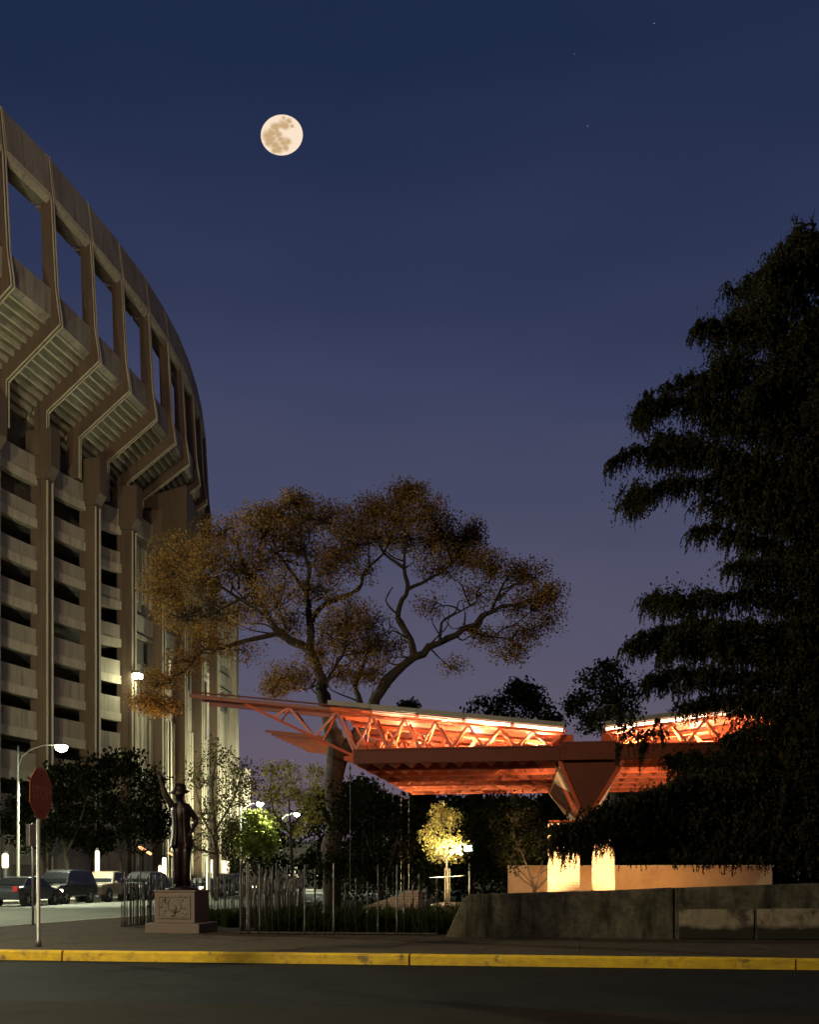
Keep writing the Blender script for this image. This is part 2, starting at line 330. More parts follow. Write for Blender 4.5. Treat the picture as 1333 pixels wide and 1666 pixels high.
# ================================================================== STADIUM
PL = [(-33.58, 64.5), (-31.28, 70), (-29.28, 76), (-27.48, 82), (-25.48, 87.7), (-24.08, 93.8), (-22.88, 100), (-22.13, 106.3), (-21.68, 112.6), (-21.18, 119), (-20.28, 128.5)]
KN = [(-27.9, 65.3), (-26.05, 70.5), (-24.5, 75.5), (-23.3, 80.8), (-22.3, 85.7), (-21.4, 90.9), (-20.9, 95.9), (-20.65, 100.7), (-20.7, 106.1), (-21.0, 111.3), (-21.5, 116.5), (-22.3, 121.6)]
def frames(pts):
    r = []
    for i, p in enumerate(pts):
        a = Vector(pts[max(i-1, 0)]); b = Vector(pts[min(i+1, len(pts)-1)]); t = (b-a).normalized(); r.append((Vector(p), t, Vector((t.y, -t.x))))
    return r
PF, KF = frames(PL), frames(KN)
SB = Vector((PL[3][0], PL[3][1], 0))
stad = thing('stadium', 'huge curved concrete stadium with ribbed upper deck and stacked ramp bands at left', 'stadium', SB)
def sp(fr, o, t, z): p = fr[0]+fr[2]*o+fr[1]*t; return Vector((p.x, p.y, z))
def lerp_fr(a, b, t, o, z, bow=0):
    p = a[0].lerp(b[0], t); n = (a[2]+b[2]).normalized(); p = p+n*(o-bow*4*t*(1-t)); return Vector((p.x, p.y, z))
def sb(b, name, m, parent=stad, bevel=0):
    o = b.build(name, m, parent, off=SB if parent is stad else SB, bevel=bevel); return o
def curved(a, b, o0, o1, z0, z1, bow, t0=0, t1=1, n=6, z0b=None, z1b=None):
    mb = MB(); rows = []
    for k in range(n+1):
        t = t0+(t1-t0)*k/n; f = (t-t0)/(t1-t0)
        za = z0 if z0b is None else z0+(z0b-z0)*f; zb = z1 if z1b is None else z1+(z1b-z1)*f
        rows.append([lerp_fr(a, b, t, o0, za, bow), lerp_fr(a, b, t, o1, za, bow), lerp_fr(a, b, t, o1, zb, bow), lerp_fr(a, b, t, o0, zb, bow)])
    for r, q in zip(rows[:-1], rows[1:]): mb.add(r+q, [(0, 1, 5, 4), (1, 2, 6, 5), (2, 3, 7, 6), (3, 0, 4, 7)])
    mb.add(rows[0], [(0, 1, 2, 3)]); mb.add(rows[-1], [(3, 2, 1, 0)])
    return mb
# pillars with corbelled heads and edge fins
for i, fr in enumerate(PF[:-1]):
    pz = 31.6 if i < 6 else 33.0; hz = 35.4 if i < 7 else 34.6
    b = MB().extr([sp(fr, .0, -.42, -.1), sp(fr, .0, .42, -.1), sp(fr, -1.4, .42, -.1), sp(fr, -1.4, -.42, -.1)], (0, 0, pz+.1))
    po = sb(b, 'pillar', M['conc_rust'])
    prof = [(0, 31.6), (.06, 31.8), (.55, 32.5), (.55, hz), (-1.75, hz), (-1.75, 31.6)] if i < 7 else [(0, 33), (.2, 33.2), (.2, hz), (-1.7, hz), (-1.7, 33)]
    sb(MB().extr([sp(fr, o, -.54, z) for o, z in prof], fr[1].to_3d()*1.08), 'pillar_head', M['conc_rust'], po)
    for s in (-.38, .26):
        sb(MB().extr([sp(fr, 0.002, s, -.1), sp(fr, .1, s, -.1), sp(fr, .1, s+.12, -.1), sp(fr, 0.002, s+.12, -.1)], (0, 0, pz)), 'edge_fin', M['conc_light'], po)
ZB = [29.7, 26.5, 23.35, 20.25, 17.1, 13.95, 10.75, 7.5]
ZT = [31.2, 27.9, 24.7, 21.4, 18.2, 14.95, 11.8, 8.6, 5.4]
for i in range(0, 5):
    a, b = PF[i], PF[i+1]; bow = .9 if i == 4 else .25
    sb(curved(a, b, -.85, -1.2, 31.9, 33.4, bow), 'parapet', M['conc'])
    sb(curved(a, b, -.74, -1.25, 31.2, 31.9, bow), 'parapet_lip', M['conc_light'])
    for k in range(8):
        sb(curved(a, b, -.85, -1.2, ZT[k+1]+.72, ZB[k], bow), 'ramp_parapet', M['conc'])
        sb(curved(a, b, -.74, -1.25, ZT[k+1], ZT[k+1]+.715, bow), 'ramp_lip', M['conc_light'])
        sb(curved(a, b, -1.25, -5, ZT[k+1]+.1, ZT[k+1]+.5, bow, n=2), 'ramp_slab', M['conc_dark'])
    # ground floor wall with slanted slot
    sb(curved(a, b, -.3, -.8, -.1, 4.6, .1, z1b=4.2), 'base_wall', M['conc'])
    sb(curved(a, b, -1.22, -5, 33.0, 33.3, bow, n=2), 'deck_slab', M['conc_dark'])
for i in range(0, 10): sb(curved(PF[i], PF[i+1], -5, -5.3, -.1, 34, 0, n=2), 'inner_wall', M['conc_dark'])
# dark doorway and number on the ground-floor wall
fr = PF[2]; fr1 = PF[3]
sb(curved(fr, fr1, -.1, -.32, 0, 2.3, .1, .35, .8, n=2), 'doorway', M['conc_dark'])
def text(name, body, size, m, parent, loc, rot, th=.01):
    c = bpy.data.curves.new(name, 'FONT'); c.body = body; c.size = size; c.extrude = th; c.align_x = 'CENTER'; c.align_y = 'CENTER'
    o = bpy.data.objects.new(name, c); COL.objects.link(o)
    dg = bpy.context.evaluated_depsgraph_get(); me = bpy.data.meshes.new_from_object(o.evaluated_get(dg)); bpy.data.objects.remove(o)
    me.materials.clear(); me.materials.append(m)
    q = put(name, me, parent, loc); q.rotation_euler = rot; return q
pt = lerp_fr(fr, fr1, .5, -.1, 3.3)
yawn = math.atan2((fr[2]+fr1[2]).y, (fr[2]+fr1[2]).x)
text('gate_number', '121', 1.15, M['bnum'], stad, pt-SB, (R(90), 0, yawn+R(90)))
# closed bays with ribs, bands and windows
for i in range(5, 10):
    a, b = PF[i], PF[i+1]; bow = .1
    wl = sb(curved(a, b, -1.05, -1.4, -.1, 33.9, bow), 'wall_panel', M['conc'])
    sb(curved(a, b, -.85, -1.06, 32.3, 34.0, bow, n=2), 'parapet', M['conc_light'])
    sb(curved(a, b, -.9, -1.06, 23.5, 25.1, bow, n=2), 'string_course', M['conc_light'])
    sb(curved(a, b, -.75, -1.06, 22.95, 23.3, bow, n=2), 'window_hood', M['conc'])
    for k in range(6):
        t = .14+k*.145
        sb(curved(a, b, -.83, -1.06, 26.2, 31.3, bow, t, t+.055, n=1), 'wall_rib', M['conc_light'], wl)
        sb(curved(a, b, -.83, -1.06, .0, 16.5, bow, t, t+.055, n=1), 'wall_rib', M['conc_light'], wl)
    wi = sb(curved(a, b, -.95, -1.06, 20.7, 22.9, bow, .2, .8, n=1), 'window_frame', M['conc_dark'])
    sb(curved(a, b, -.93, -.96, 20.9, 22.7, bow, .24, .5, n=1), 'pane', M['win_lit'] if i == 6 else M['glass'], wi)
    sb(curved(a, b, -.93, -.96, 20.9, 22.7, bow, .53, .76, n=1), 'pane', M['win_lit'] if i == 6 else M['glass'], wi)
e = PF[-1]
sb(MB().extr([sp(e, -.3, -.6, -.1), sp(e, -.3, .6, -.1), sp(e, -22, 6, -.1), sp(e, -22, -1, -.1)], (0, 0, 34)), 'end_wall', M['conc'])
sb(MB().extr([sp(e, .3, .3, -.1), sp(e, .9, 1.5, -.1), sp(e, -1, 3, -.1), sp(e, -2, 1, -.1)], (0, 0, 14.7)), 'end_buttress', M['conc'])
for i, t in ((8, .5), (9, .3)):
    sb(curved(PF[i], PF[i+1], -.28, -.5, 1.1, 3.4, 0, t, t+.3, n=1), 'lit_doorway', M['door_lit'])
# stair enclosure tucked under the deck
q = [P(232, 1433, 101), P(303, 1433, 97.5), P(331, 1433, 109), P(262, 1433, 113)]
sb(MB().extr([Vector((p.x, p.y, 29)) for p in q], (0, 0, 8)), 'stair_enclosure', M['conc_rust'])
# bents: leg, raking beam, column and head, one piece each
BP = [(-5.3, 32.5), (-4.35, 32.5), (-4.35, 36.7), (0, 40.1), (-.08, 40.7), (-.35, 42.5), (-.7, 48.7), (-1.1, 52.2), (-1.6, 52.2), (-1.45, 48.7), (-1.28, 43.2), (-1.7, 41.7), (-5.3, 38.9)]
for i, fr in enumerate(KF):
    lz = 33.42 if i < 6 else 34.05
    bo = sb(MB().extr([sp(fr, o, -.26, max(z, lz)) for o, z in BP], fr[1].to_3d()*.52), 'deck_bent', M['conc_rust'])
    edge = [(-4.33, 32.5), (-4.26, 32.5), (-4.26, 36.66), (.09, 40.04), (.02, 40.75), (-.26, 42.5), (-.61, 48.7), (-1.0, 52.2), (-1.09, 52.2), (-.69, 48.7), (-.34, 42.5), (-.07, 40.7), (0.01, 40.1), (-4.33, 36.71)]
    for s in (-.19, .11): sb(MB().extr([sp(fr, o, s, max(z, lz)) for o, z in edge], fr[1].to_3d()*.08), 'bent_rib', M['conc_light'], bo)
for i in range(len(KF)-1):
    a, b = KF[i], KF[i+1]
    # stepped seating deck seen from below
    pr = [(-.8, 40.75), (-6.7, 36.15), (-6.7, 36.5), (-.8, 41.2)]
    sb(MB().loft([lerp_fr(a, b, .05, o, z) for o, z in pr], [lerp_fr(a, b, .95, o, z) for o, z in pr]), 'seating_slab', M['conc_olive'])
    for k in range(11):
        o0 = -1.05-k*.5; z0 = 40.75+(o0+.8)*.78
        pr = [(o0, z0+.03), (o0-.02, z0-.30), (o0-.17, z0-.34), (o0-.17, z0-.1)]
        sb(MB().loft([lerp_fr(a, b, .055, o, z) for o, z in pr], [lerp_fr(a, b, .945, o, z) for o, z in pr]), 'seating_step', M['conc_light'])
    sb(MB().loft([lerp_fr(a, b, .04, o, z) for o, z in [(-1.25, 40.3), (-.62, 40.7), (-.62, 42.6), (-1.25, 42.6)]], [lerp_fr(a, b, .96, o, z) for o, z in [(-1.25, 40.3), (-.62, 40.7), (-.62, 42.6), (-1.25, 42.6)]]), 'deck_parapet', M['conc'])
    # crown beam: three fascia panels, pale lip and soffit
    for k in range(3):
        t0, t1 = .05+k*.3+.004, .05+(k+1)*.3-.004
        pr = [(-.62, 49.3), (-.98, 52.1), (-1.2, 52.1), (-.95, 49.3)]
        sb(MB().loft([lerp_fr(a, b, t0, o, z) for o, z in pr], [lerp_fr(a, b, t1, o, z) for o, z in pr]), 'fascia_panel', M['conc'])
    pr = [(-.66, 48.95), (-.60, 49.28), (-.95, 49.28), (-1.0, 48.65)]
    sb(MB().loft([lerp_fr(a, b, .055, o, z) for o, z in pr], [lerp_fr(a, b, .945, o, z) for o, z in pr]), 'crown_lip', M['conc_light'])
    pr = [(-1.0, 48.75), (-2.2, 48.85), (-2.2, 49.2), (-1.0, 49.25)]
    sb(MB().loft([lerp_fr(a, b, .05, o, z) for o, z in pr], [lerp_fr(a, b, .95, o, z) for o, z in pr]), 'crown_soffit', M['conc'])
    pr = [(-6.9, 30), (-6.6, 30), (-6.6, 36.5), (-6.9, 36.5)]
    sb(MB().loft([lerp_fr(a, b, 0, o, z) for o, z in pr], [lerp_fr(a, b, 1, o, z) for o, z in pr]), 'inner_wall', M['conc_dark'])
# lattice mast standing on the deck
fr = KF[4]; mb = MB()
for do, dt in ((-2.4, -1.6), (-2.4, -2.1), (-2.9, -1.6), (-2.9, -2.1)):
    mb.bar(sp(fr, do, dt, 41), sp(fr, do, dt, 49), .07)
for k in range(16):
    z = 41.2+k*.5
    mb.bar(sp(fr, -2.4, -1.6, z), sp(fr, -2.4, -2.1, z+.0), .05); mb.bar(sp(fr, -2.9, -1.6, z), sp(fr, -2.4, -1.6, z), .05); mb.bar(sp(fr, -2.4, -2.1, z), sp(fr, -2.4, -1.6, z+.5), .04)
sb(mb, 'lattice_mast', M['dark'])

# ================================================================== STREET LAMPS
def street_lamp(label, gx, gy, h=9.0, arm=2.6, energy=4000, col=(.93, 1, .72), group='arm street lamps along the side street', ang=0.0, cut=0):
    loc = G(gx, gy, 0); t = thing('street_lamp', label, 'street lamp', loc, GR+ang, group)
    MB().lathe([(.16, 0), (.16, .25), (.11, .3), (.075, h*.93), (.05, h)], n=10).build('pole', M['metal'], t, True)
    pts = [(0.0, 0, h*.86), (.25, 0, h*.93), (.8, 0, h*.975), (1.6, 0, h), (arm-.2, 0, h*1.002)]
    MB().tube(pts, [.05, .045, .04, .04, .04], 8).build('arm', M['metal'], t, True)
    MB().lathe([(.05, .14), (.26, .1), (.36, 0), (.35, -.02)], c=(arm, 0, h-.02), n=12).build('lamp_head', M['metal'], t, True)
    bulb = MB().lathe([(.33, -.021), (.36, -.1), (.28, -.3), (.05, -.4)], c=(arm, 0, h-.02), n=12).build('lens', M['bulb_cool'], t, True)
    if cut: lamp('street_light', 'SPOT', energy, col, (arm, 0, h-.75), t, .1, rot=(0, 0, 0), spot=cut, blend=.35)
    else: lamp('street_light', 'POINT', energy, col, (arm, 0, h-.75), t, .1)
    return t
street_lamp('arm street lamp shining above the parked cars at far left', -32.5, 58.6, 9.0, 2.7, LW['far'], cut=126)
street_lamp('small far street lamp glowing over bright green leaves', -33.8, 104.5, 9.0, 2.0, LW['dist'])
street_lamp('farthest street lamp glowing beside a slim tree', -34.6, 121.7, 9.0, 2.0, LW['dist'])
street_lamp('street lamp outside the picture at left, lighting the stadium', -32.2, 33, 9.0, 2.7, LW['offl'])
street_lamp('street lamp outside the picture at near left, lighting the kerb', -13.2, 8.5, 9.5, 2.2, LW['near'], col=(1, .86, .58))
# signal pole on the near corner, outside the picture; its shadow crosses the kerb
sg = thing('signal_pole', 'slim signal pole outside the picture at near left', 'pole', G(-9.9, 9.85, -.143), GR)
MB().lathe([(.12, 0), (.12, .2), (.055, .25), (.05, 9.2), (.02, 9.3)], n=10).build('shaft', M['metal'], sg, True)
MB().box(-.15, .15, -.12, .12, 3.2, 4.1).build('signal_box', M['dark'], sg, bevel=.02)
# added flood mast, unseen behind the camera, to brighten the stadium front
mz = thing('fill_mast', 'added flood mast, unseen behind the viewer, brightening the stadium', 'flood mast', (-12, -25, -.2))
MB().lathe([(.35, 0), (.35, .5), (.25, .6), (.12, 26)], n=10).build('mast', M['metal'], mz, True)
MB().box(-1.2, 1.2, -.3, .3, 25.6, 26.8).build('lamp_bank', M['dark'], mz)
lamp('flood_beam', 'SPOT', LW['mast'], (1, .80, .52), (0, .8, 26.2), mz, .4, rot=aim((-9, 110, 15)), spot=40, blend=.55)
# wall lamp on the third pillar
fr = PF[5]; lp = sp(fr, .1, -.2, 18.9)
wl = thing('wall_lamp', 'bright lamp bracketed to a stadium pillar above the drooping leaves', 'wall lamp', lp)
MB().bar((0, 0, .3), Vector((fr[2].x*.45, fr[2].y*.45, .3)), .12).build('bracket', M['dark'], wl)
hd = Vector((fr[2].x*.45, fr[2].y*.45-.3, .1))
MB().box(-.42, .42, -.35, .35, .02, .28).build('lamp_head', M['dark'], wl).location = hd
MB().box(-.4, .4, -.36, .3, -.38, 0.018).build('lens', M['bulb_cool'], wl, bevel=.1).location = hd
lamp('wall_light', 'POINT', LW['wall'], (.93, 1, .72), hd+Vector((1.2, -1.2, -.6)), wl, .3)

# ================================================================== STOP SIGN
loc = P(62, 1540, 18.0); loc.z = 0
sgn = thing('stop_sign', 'red octagonal stop sign seen nearly edge on, on a slim steel post', 'stop sign', loc, R(-5))
MB().lathe([(.05, 0), (.05, .1), (.032, .12), (.032, 2.75)], n=10).build('post', M['metal'], sgn, True)
o8 = [(.43/math.cos(R(22.5))*math.cos(R(22.5+45*k)), .43/math.cos(R(22.5))*math.sin(R(22.5+45*k))) for k in range(8)]
zc = 2.56
face = MB().extr([(.040, y, zc+z) for y, z in o8], (.004, 0, 0)).build('sign_plate', M['stop'], sgn)
rim = MB()
for k in range(8):
    a, b = o8[k], o8[(k+1) % 8]; i0 = (a[0]*.94, a[1]*.94); i1 = (b[0]*.94, b[1]*.94); a = (a[0]*.985, a[1]*.985); b = (b[0]*.985, b[1]*.985)
    rim.extr([(.0445, a[0], zc+a[1]), (.0445, b[0], zc+b[1]), (.0445, i1[0], zc+i1[1]), (.0445, i0[0], zc+i0[1])], (.002, 0, 0))
rim.build('sign_border', M['stopb'], face)
text('lettering', 'STOP', .30, M['stopb'], face, (.046, 0, zc), (R(90), 0, R(90)), .001)
for z in (zc+.3, zc-.3): MB().tube([(.044, 0, z), (.058, 0, z)], .018, 8).build('bolt', M['dark'], sgn)
# narrow sign post behind it
loc = P(53, 1505, 26.7); loc.z = 0
ns = thing('narrow_sign', 'thin sign post with a narrow plate turned edge on behind the stop sign', 'sign', loc, R(-14))
MB().lathe([(.03, 0), (.03, 2.55)], n=8).build('post', M['metal'], ns, True)
MB().box(-.06, .06, -.22, .22, 1.95, 2.5).build('sign_plate', M['metal'], ns, bevel=.02)
MB().box(-.08, -.061, -.17, .17, 2.0, 2.45).build('sign_face', M['dark'], ns)

# tall bare pole in front of the stadium
loc = P(339, 1433, 62); loc.z = 0
tp = thing('tall_pole', 'tall thin pale metal pole rising before the stadium end', 'pole', loc)
MB().lathe([(.2, 0), (.2, .3), (.13, .35), (.08, 12.6), (.05, 12.9)], n=10).build('shaft', M['pole_pale'], tp, True)
MB().lathe([(.09, 0), (.09, .12), (.02, .2)], c=(0, 0, 12.9), n=10).build('cap', M['pole_pale'], tp, True)

# lit columns along the far pavement, orange glows by the stadium
def light_column(label, px, D, top, bot, w=.14):
    loc = P(px, 1433, D); loc.z = 0; a = P(px, top, D).z; b = P(px, bot, D).z
    t = thing('column_light', label, 'lamp', loc, 0, 'glowing column lights by the stadium')
    MB().lathe([(w*1.4, 0), (w*1.4, .1), (w*.7, .15), (w*.7, b)], n=10).build('post', M['dark'], t, True)
    MB().lathe([(w*.8, b), (w, b+.1), (w, a-.1), (w*.7, a)], n=10).build('glowing_tube', M['bulb_gold'], t, True)
    MB().lathe([(w*1.1, a+.01), (w*.9, a+.1), (.02, a+.2)], n=10).build('cap', M['dark'], t, True)
light_column('short glowing lantern column at the far left edge above a dark car', 8, 66, 1389, 1412, .2)
light_column('tall thin glowing column light behind the parked van', 158, 68, 1384, 1426)
light_column('glowing column light seen just left of the statue legs', 267, 74, 1395, 1427)
light_column('short glowing column light left of the taller one by the statue', 260, 74, 1408, 1424, .1)
for px, py, D, s, lab in ((233, 1386, 90, 1.0, 'bright orange slanted glow under the dark street trees'), (278, 1392, 92, .62, 'smaller orange slanted glow beside the statue legs')):
    loc = P(px, py, D)
    t = thing('floodlight', lab, 'floodlight', loc, R(20), 'orange glows at the stadium foot')  # slanted orange glow on a dark housing and post
    b = MB().loft([(-.55*s, 0, .42*s), (-.25*s, 0, .5*s), (-.2*s, .4*s, .5*s), (-.5*s, .4*s, .42*s)], [(.62*s, 0, -.3*s), (.75*s, 0, -.12*s), (.75*s, .3*s, -.12*s), (.62*s, .3*s, -.3*s)])
    b.build('lens', M['orange_lamp'], t, bevel=.08)
    MB().box(-.2*s, .2*s, .42*s, .6*s, -.3*s, .5*s).build('housing', M['dark'], t)
    MB().tube([(0, .5*s, -.2*s), (0, .5*s, -loc.z)], .07, 8).build('post', M['dark'], t)

# ================================================================== CARS
def car(kind, label, gx, gy, flip, paint, lit=False):
    t = thing('parked_car', label, kind, G(gx, gy, -.147), GR+(R(90) if flip else R(-90)), 'cars parked along the side street')
    if kind == 'sedan':
        low = [(-2.25, .32), (-2.28, .7), (-2.2, .95), (-1.5, 1.0), (.9, .97), (1.9, .82), (2.25, .68), (2.28, .32)]
        cab = [(-1.75, .98), (-1.05, 1.4), (-.2, 1.47), (.35, 1.42), (1.15, .95)]; L, zr, wb, W = 2.28, .32, 1.35, .88
    elif kind == 'van':
        low = [(-2.4, .38), (-2.45, .8), (-2.4, 1.1), (-1.0, 1.15), (1.2, 1.1), (2.1, 1.0), (2.4, .85), (2.42, .38)]
        cab = [(-2.38, 1.1), (-2.2, 1.72), (-1.5, 1.86), (.1, 1.86), (.6, 1.74), (1.25, 1.1)]; L, zr, wb, W = 2.42, .37, 1.45, .95
    else:
        low = [(-2.7, .45), (-2.75, .8), (-2.7, 1.12), (-.75, 1.12), (1.2, 1.12), (2.4, 1.05), (2.65, .9), (2.68, .45)]
        cab = [(-.8, 1.1), (-.65, 1.78), (-.2, 1.84), (.45, 1.8), (1.15, 1.1)]; L, zr, wb, W = 2.7, .4, 1.7, .97
    MB().extr([(x, -W, z) for x, z in low], (0, 2*W, 0)).build('body', paint, t, bevel=.07)
    ci = [(x*.97, z) for x, z in cab]; zm = cab[0][1]
    wd = lambda z: W-.04-(z-zm)*.33
    cb = MB(); n = len(cab)
    cb.add([(x, -wd(z), z) for x, z in cab]+[(x, wd(z), z) for x, z in cab], [tuple(range(n)), tuple(range(n, 2*n))[::-1]]+[(i, (i+1) % n, n+(i+1) % n, n+i) for i in range(n)])
    cb.build('cabin', paint, t, bevel=.05)
    # side windows, windscreen, rear window
    zt = max(z for x, z in cab)-.12; zl = zm+.04
    fx0 = [x for x, z in cab if z > zt-.25]; xa, xb = min(fx0), max(fx0); bx0, bx1 = cab[0][0]+.25, cab[-1][0]-.2
    segs = [(0.02, .48), (.52, .98)] if kind != 'van' else [(0.02, .31), (.34, .64), (.67, .98)]
    for s in (-1, 1):
        for u0, u1 in segs:
            q = [(bx0+(bx1-bx0)*u0, zl), (bx0+(bx1-bx0)*u1, zl), (xa+(xb-xa)*u1, zt), (xa+(xb-xa)*u0, zt)]
            MB().extr([(x, s*(wd(z)+.004), z) for x, z in q], (0, s*.01, 0)).build('side_window', M['glass'], t)
    for (x0, z0), (x1, z1), nm in ((cab[-1], cab[-2], 'windscreen'), (cab[0], cab[1], 'rear_window')):
        sx = .012 if x0 > 0 else -.012
        MB().loft([(x0+sx+(x1-x0)*.1, -wd(z0)+.12, z0+(z1-z0)*.1), (x0+sx+(x1-x0)*.1, wd(z0)-.12, z0+(z1-z0)*.1), (x1+sx, wd(z1)-.1, z1-.06), (x1+sx, -wd(z1)+.1, z1-.06)],
                  [(x0+2*sx+(x1-x0)*.1, -wd(z0)+.12, z0+(z1-z0)*.1), (x0+2*sx+(x1-x0)*.1, wd(z0)-.12, z0+(z1-z0)*.1), (x1+2*sx, wd(z1)-.1, z1-.06), (x1+2*sx, -wd(z1)+.1, z1-.06)]).build(nm, M['glass'], t)
    for sx in (-wb, wb):
        for s in (-1, 1):
            MB().tube([(sx, s*(W-.2), zr), (sx, s*(W+.004), zr)], zr+.08, 18).build('wheel_arch', M['dark'], t)
            wh = MB().tube([(sx, s*(W-.19), zr), (sx, s*(W+.012), zr)], zr, 18).build('wheel', M['tyre'], t)
            rm = MB().tube([(sx, s*(W+.013), zr), (sx, s*(W+.022), zr)], zr*.3, 12)
            for k in range(5):
                an = 2*math.pi*k/5; rm.bar((sx, s*(W+.017), zr), (sx+math.cos(an)*zr*.66, s*(W+.017), zr+math.sin(an)*zr*.66), .07, .012, up=(0, 1, 0))
            rm.lathe([(0.01, 0)], c=(sx, 0, zr), n=3) if False else None
            rm.build('rim', M['rim'], wh)
    zh = low[-3][1]-.06
    for s in (-1, 1):
        MB().box(L-.22, L+.015, s*(W-.2)-.17, s*(W-.2)+.17, zh-.12, zh+.04).build('headlight', M['head'] if lit else M['white'], t, bevel=.03)
        MB().box(-L-.02, -L+.1, s*(W-.18)-.13, s*(W-.18)+.13, .72, .98).build('tail_light', M['tail'], t, bevel=.02)
        MB().box(cab[-1][0]-.42, cab[-1][0]-.28, s*(W+.02)-.06, s*(W+.02)+.1*s, zm+.02, zm+.14).build('wing_mirror', paint, t)
    MB().box(L-.05, L+.02, -.5, .5, .45, .6).build('grille', M['dark'], t)
    return t
pb, pt_, pg, ps = M['paint_black'], M['paint_tan'], M['paint_grey'], M['paint_silver']
car('sedan', 'dark sedan cut by the left edge of the picture, nose to the right', -27.6, 50.5, True, pb, True)
car('van', 'dark parked van seen past the stop sign post', -28.4, 56.0, False, pb)
car('pickup', 'tan and dark pickup parked left of the fence', -28.5, 61.8, False, pt_)
car('van', 'dark grey van parked right behind the tan pickup', -28.6, 67.6, False, pg)
car('sedan', 'dark sedan parked just left of the fence corner', -28.6, 73.2, False, pb)
car('sedan', 'silver sedan, headlights lit in place of a passing light streak, glimpsed through the fence left of the plinth', -28.5, 78.8, False, ps, True)  # headlights lit to stand in for the streak of a passing car
car('van', 'dark van glimpsed through the fence behind the statue legs', -28.6, 85, False, pb)
car('sedan', 'grey sedan, headlights lit in place of a passing light streak, glimpsed through the fence right of the statue', -28.5, 92, False, pg, True)  # lit lamps added here too, replacing the moving light streak
car('sedan', 'farthest dark sedan glimpsed through the fence under the green tree', -28.5, 99, False, pb)

# ================================================================== STATUE ON PLINTH
pc = G(-8.5, 22.2, 0)      # plinth centre
plin = thing('plinth', 'granite plinth with carved front panel under the bronze statue', 'plinth', pc, GR)
MB().box(-.6, .6, -.6, .6, -.02, .2).build('base_slab', M['granite'], plin, bevel=.015)
blk = MB().box(-.45, .45, -.45, .45, .2, .86).build('block', M['granite'], plin, bevel=.015)
MB().box(-.47, .47, -.47, .47, .861, .9).build('cap', M['granite'], plin, bevel=.012)
fr_ = MB()
for x0, x1, z0, z1 in ((-.36, .36, .30, .335), (-.36, .36, .755, .79), (-.36, -.325, .335, .755), (.325, .36, .335, .755)): fr_.box(x0, x1, -.475, -.45, z0, z1)
fr_.build('panel_frame', M['relief'], blk)
rel = MB(); cz = .56
MB().box(-.322, .322, -.456, -.451, .338, .752).build('panel', M['relief'], blk)
pts = [(.15*math.cos(R(a)), -.462, cz+.03+.16*math.sin(R(a))) for a in range(-80, 260, 20)]
rel.tube(pts, [.012+.006*math.sin(k*.6) for k in range(len(pts))], 6)
for k in range(26):
    x = random.uniform(-.3, .3); z = random.uniform(.37, .72)
    if abs(x) < .13 and z > .5: continue
    s = random.uniform(.02, .045); rel.lathe([(s*.3, -.0), (s, .4*s), (s*.9, 1.2*s), (s*.2, 2.0*s)], c=(x, -.455, z-.03), n=6)
rel.lathe([(.02, -.12), (.06, -.06), (.075, .0), (.05, .06), (.025, .09)], c=(0, -.46, cz-.05), n=8)
rel.build('carved_relief', M['relief'], blk)

st = thing('statue', 'dark bronze statue of a hatted figure raising one arm', 'statue', pc+Vector((0, 0, .9)), 0)
MB().lathe([(.36, 0), (.37, .03), (.33, .05), (.2, .06)], n=20).build('base_disc', M['bronze'], st, True)
JT = {  # joints: x, y (towards the viewer negative), z above plinth, radius
    'pel': (0, 0, 1.10, .155, .13), 'wst': (-.01, .0, 1.32, .14, .11), 'ch': (-.035, .01, 1.58, .185, .13), 'up': (-.04, .01, 1.76, .16, .11), 'nk': (-.05, 0, 1.90, .065, .065), 'hd0': (-.055, -.02, 1.98, .085, .095), 'hd1': (-.06, -.02, 2.09, .1, .115), 'hd2': (-.06, -.01, 2.19, .08, .09),
    'hl': (-.09, 0, 1.02, .105, .115), 'kl': (-.085, -.03, .58, .075, .08), 'al': (-.09, .02, .14, .05, .055), 'fl': (-.11, -.12, .07, .05, .04), 'tl': (-.115, -.19, .06, .035, .03),
    'hr': (.09, 0, 1.02, .105, .115), 'kr': (.09, -.06, .57, .075, .08), 'ar': (.085, -.03, .14, .05, .055), 'fr': (.11, -.16, .07, .05, .04), 'tr': (.12, -.23, .06, .035, .03),
    'sl': (-.2, .0, 1.80, .085, .085), 'el': (-.35, -.04, 2.06, .062, .062), 'wl': (-.45, -.05, 2.36, .038, .04), 'pl': (-.475, -.05, 2.44, .042, .028),
    'sr': (.14, .02, 1.76, .085, .085), 'er': (.31, .07, 1.50, .06, .06), 'wr': (.2, -.06, 1.25, .04, .04), 'pr': (.17, -.1, 1.18, .045, .03)}
ED = [('pel', 'wst'), ('wst', 'ch'), ('ch', 'up'), ('up', 'nk'), ('nk', 'hd0'), ('hd0', 'hd1'), ('hd1', 'hd2'), ('pel', 'hl'), ('hl', 'kl'), ('kl', 'al'), ('al', 'fl'), ('fl', 'tl'), ('pel', 'hr'), ('hr', 'kr'), ('kr', 'ar'), ('ar', 'fr'), ('fr', 'tr'), ('up', 'sl'), ('sl', 'el'), ('el', 'wl'), ('wl', 'pl'), ('up', 'sr'), ('sr', 'er'), ('er', 'wr'), ('wr', 'pr')]
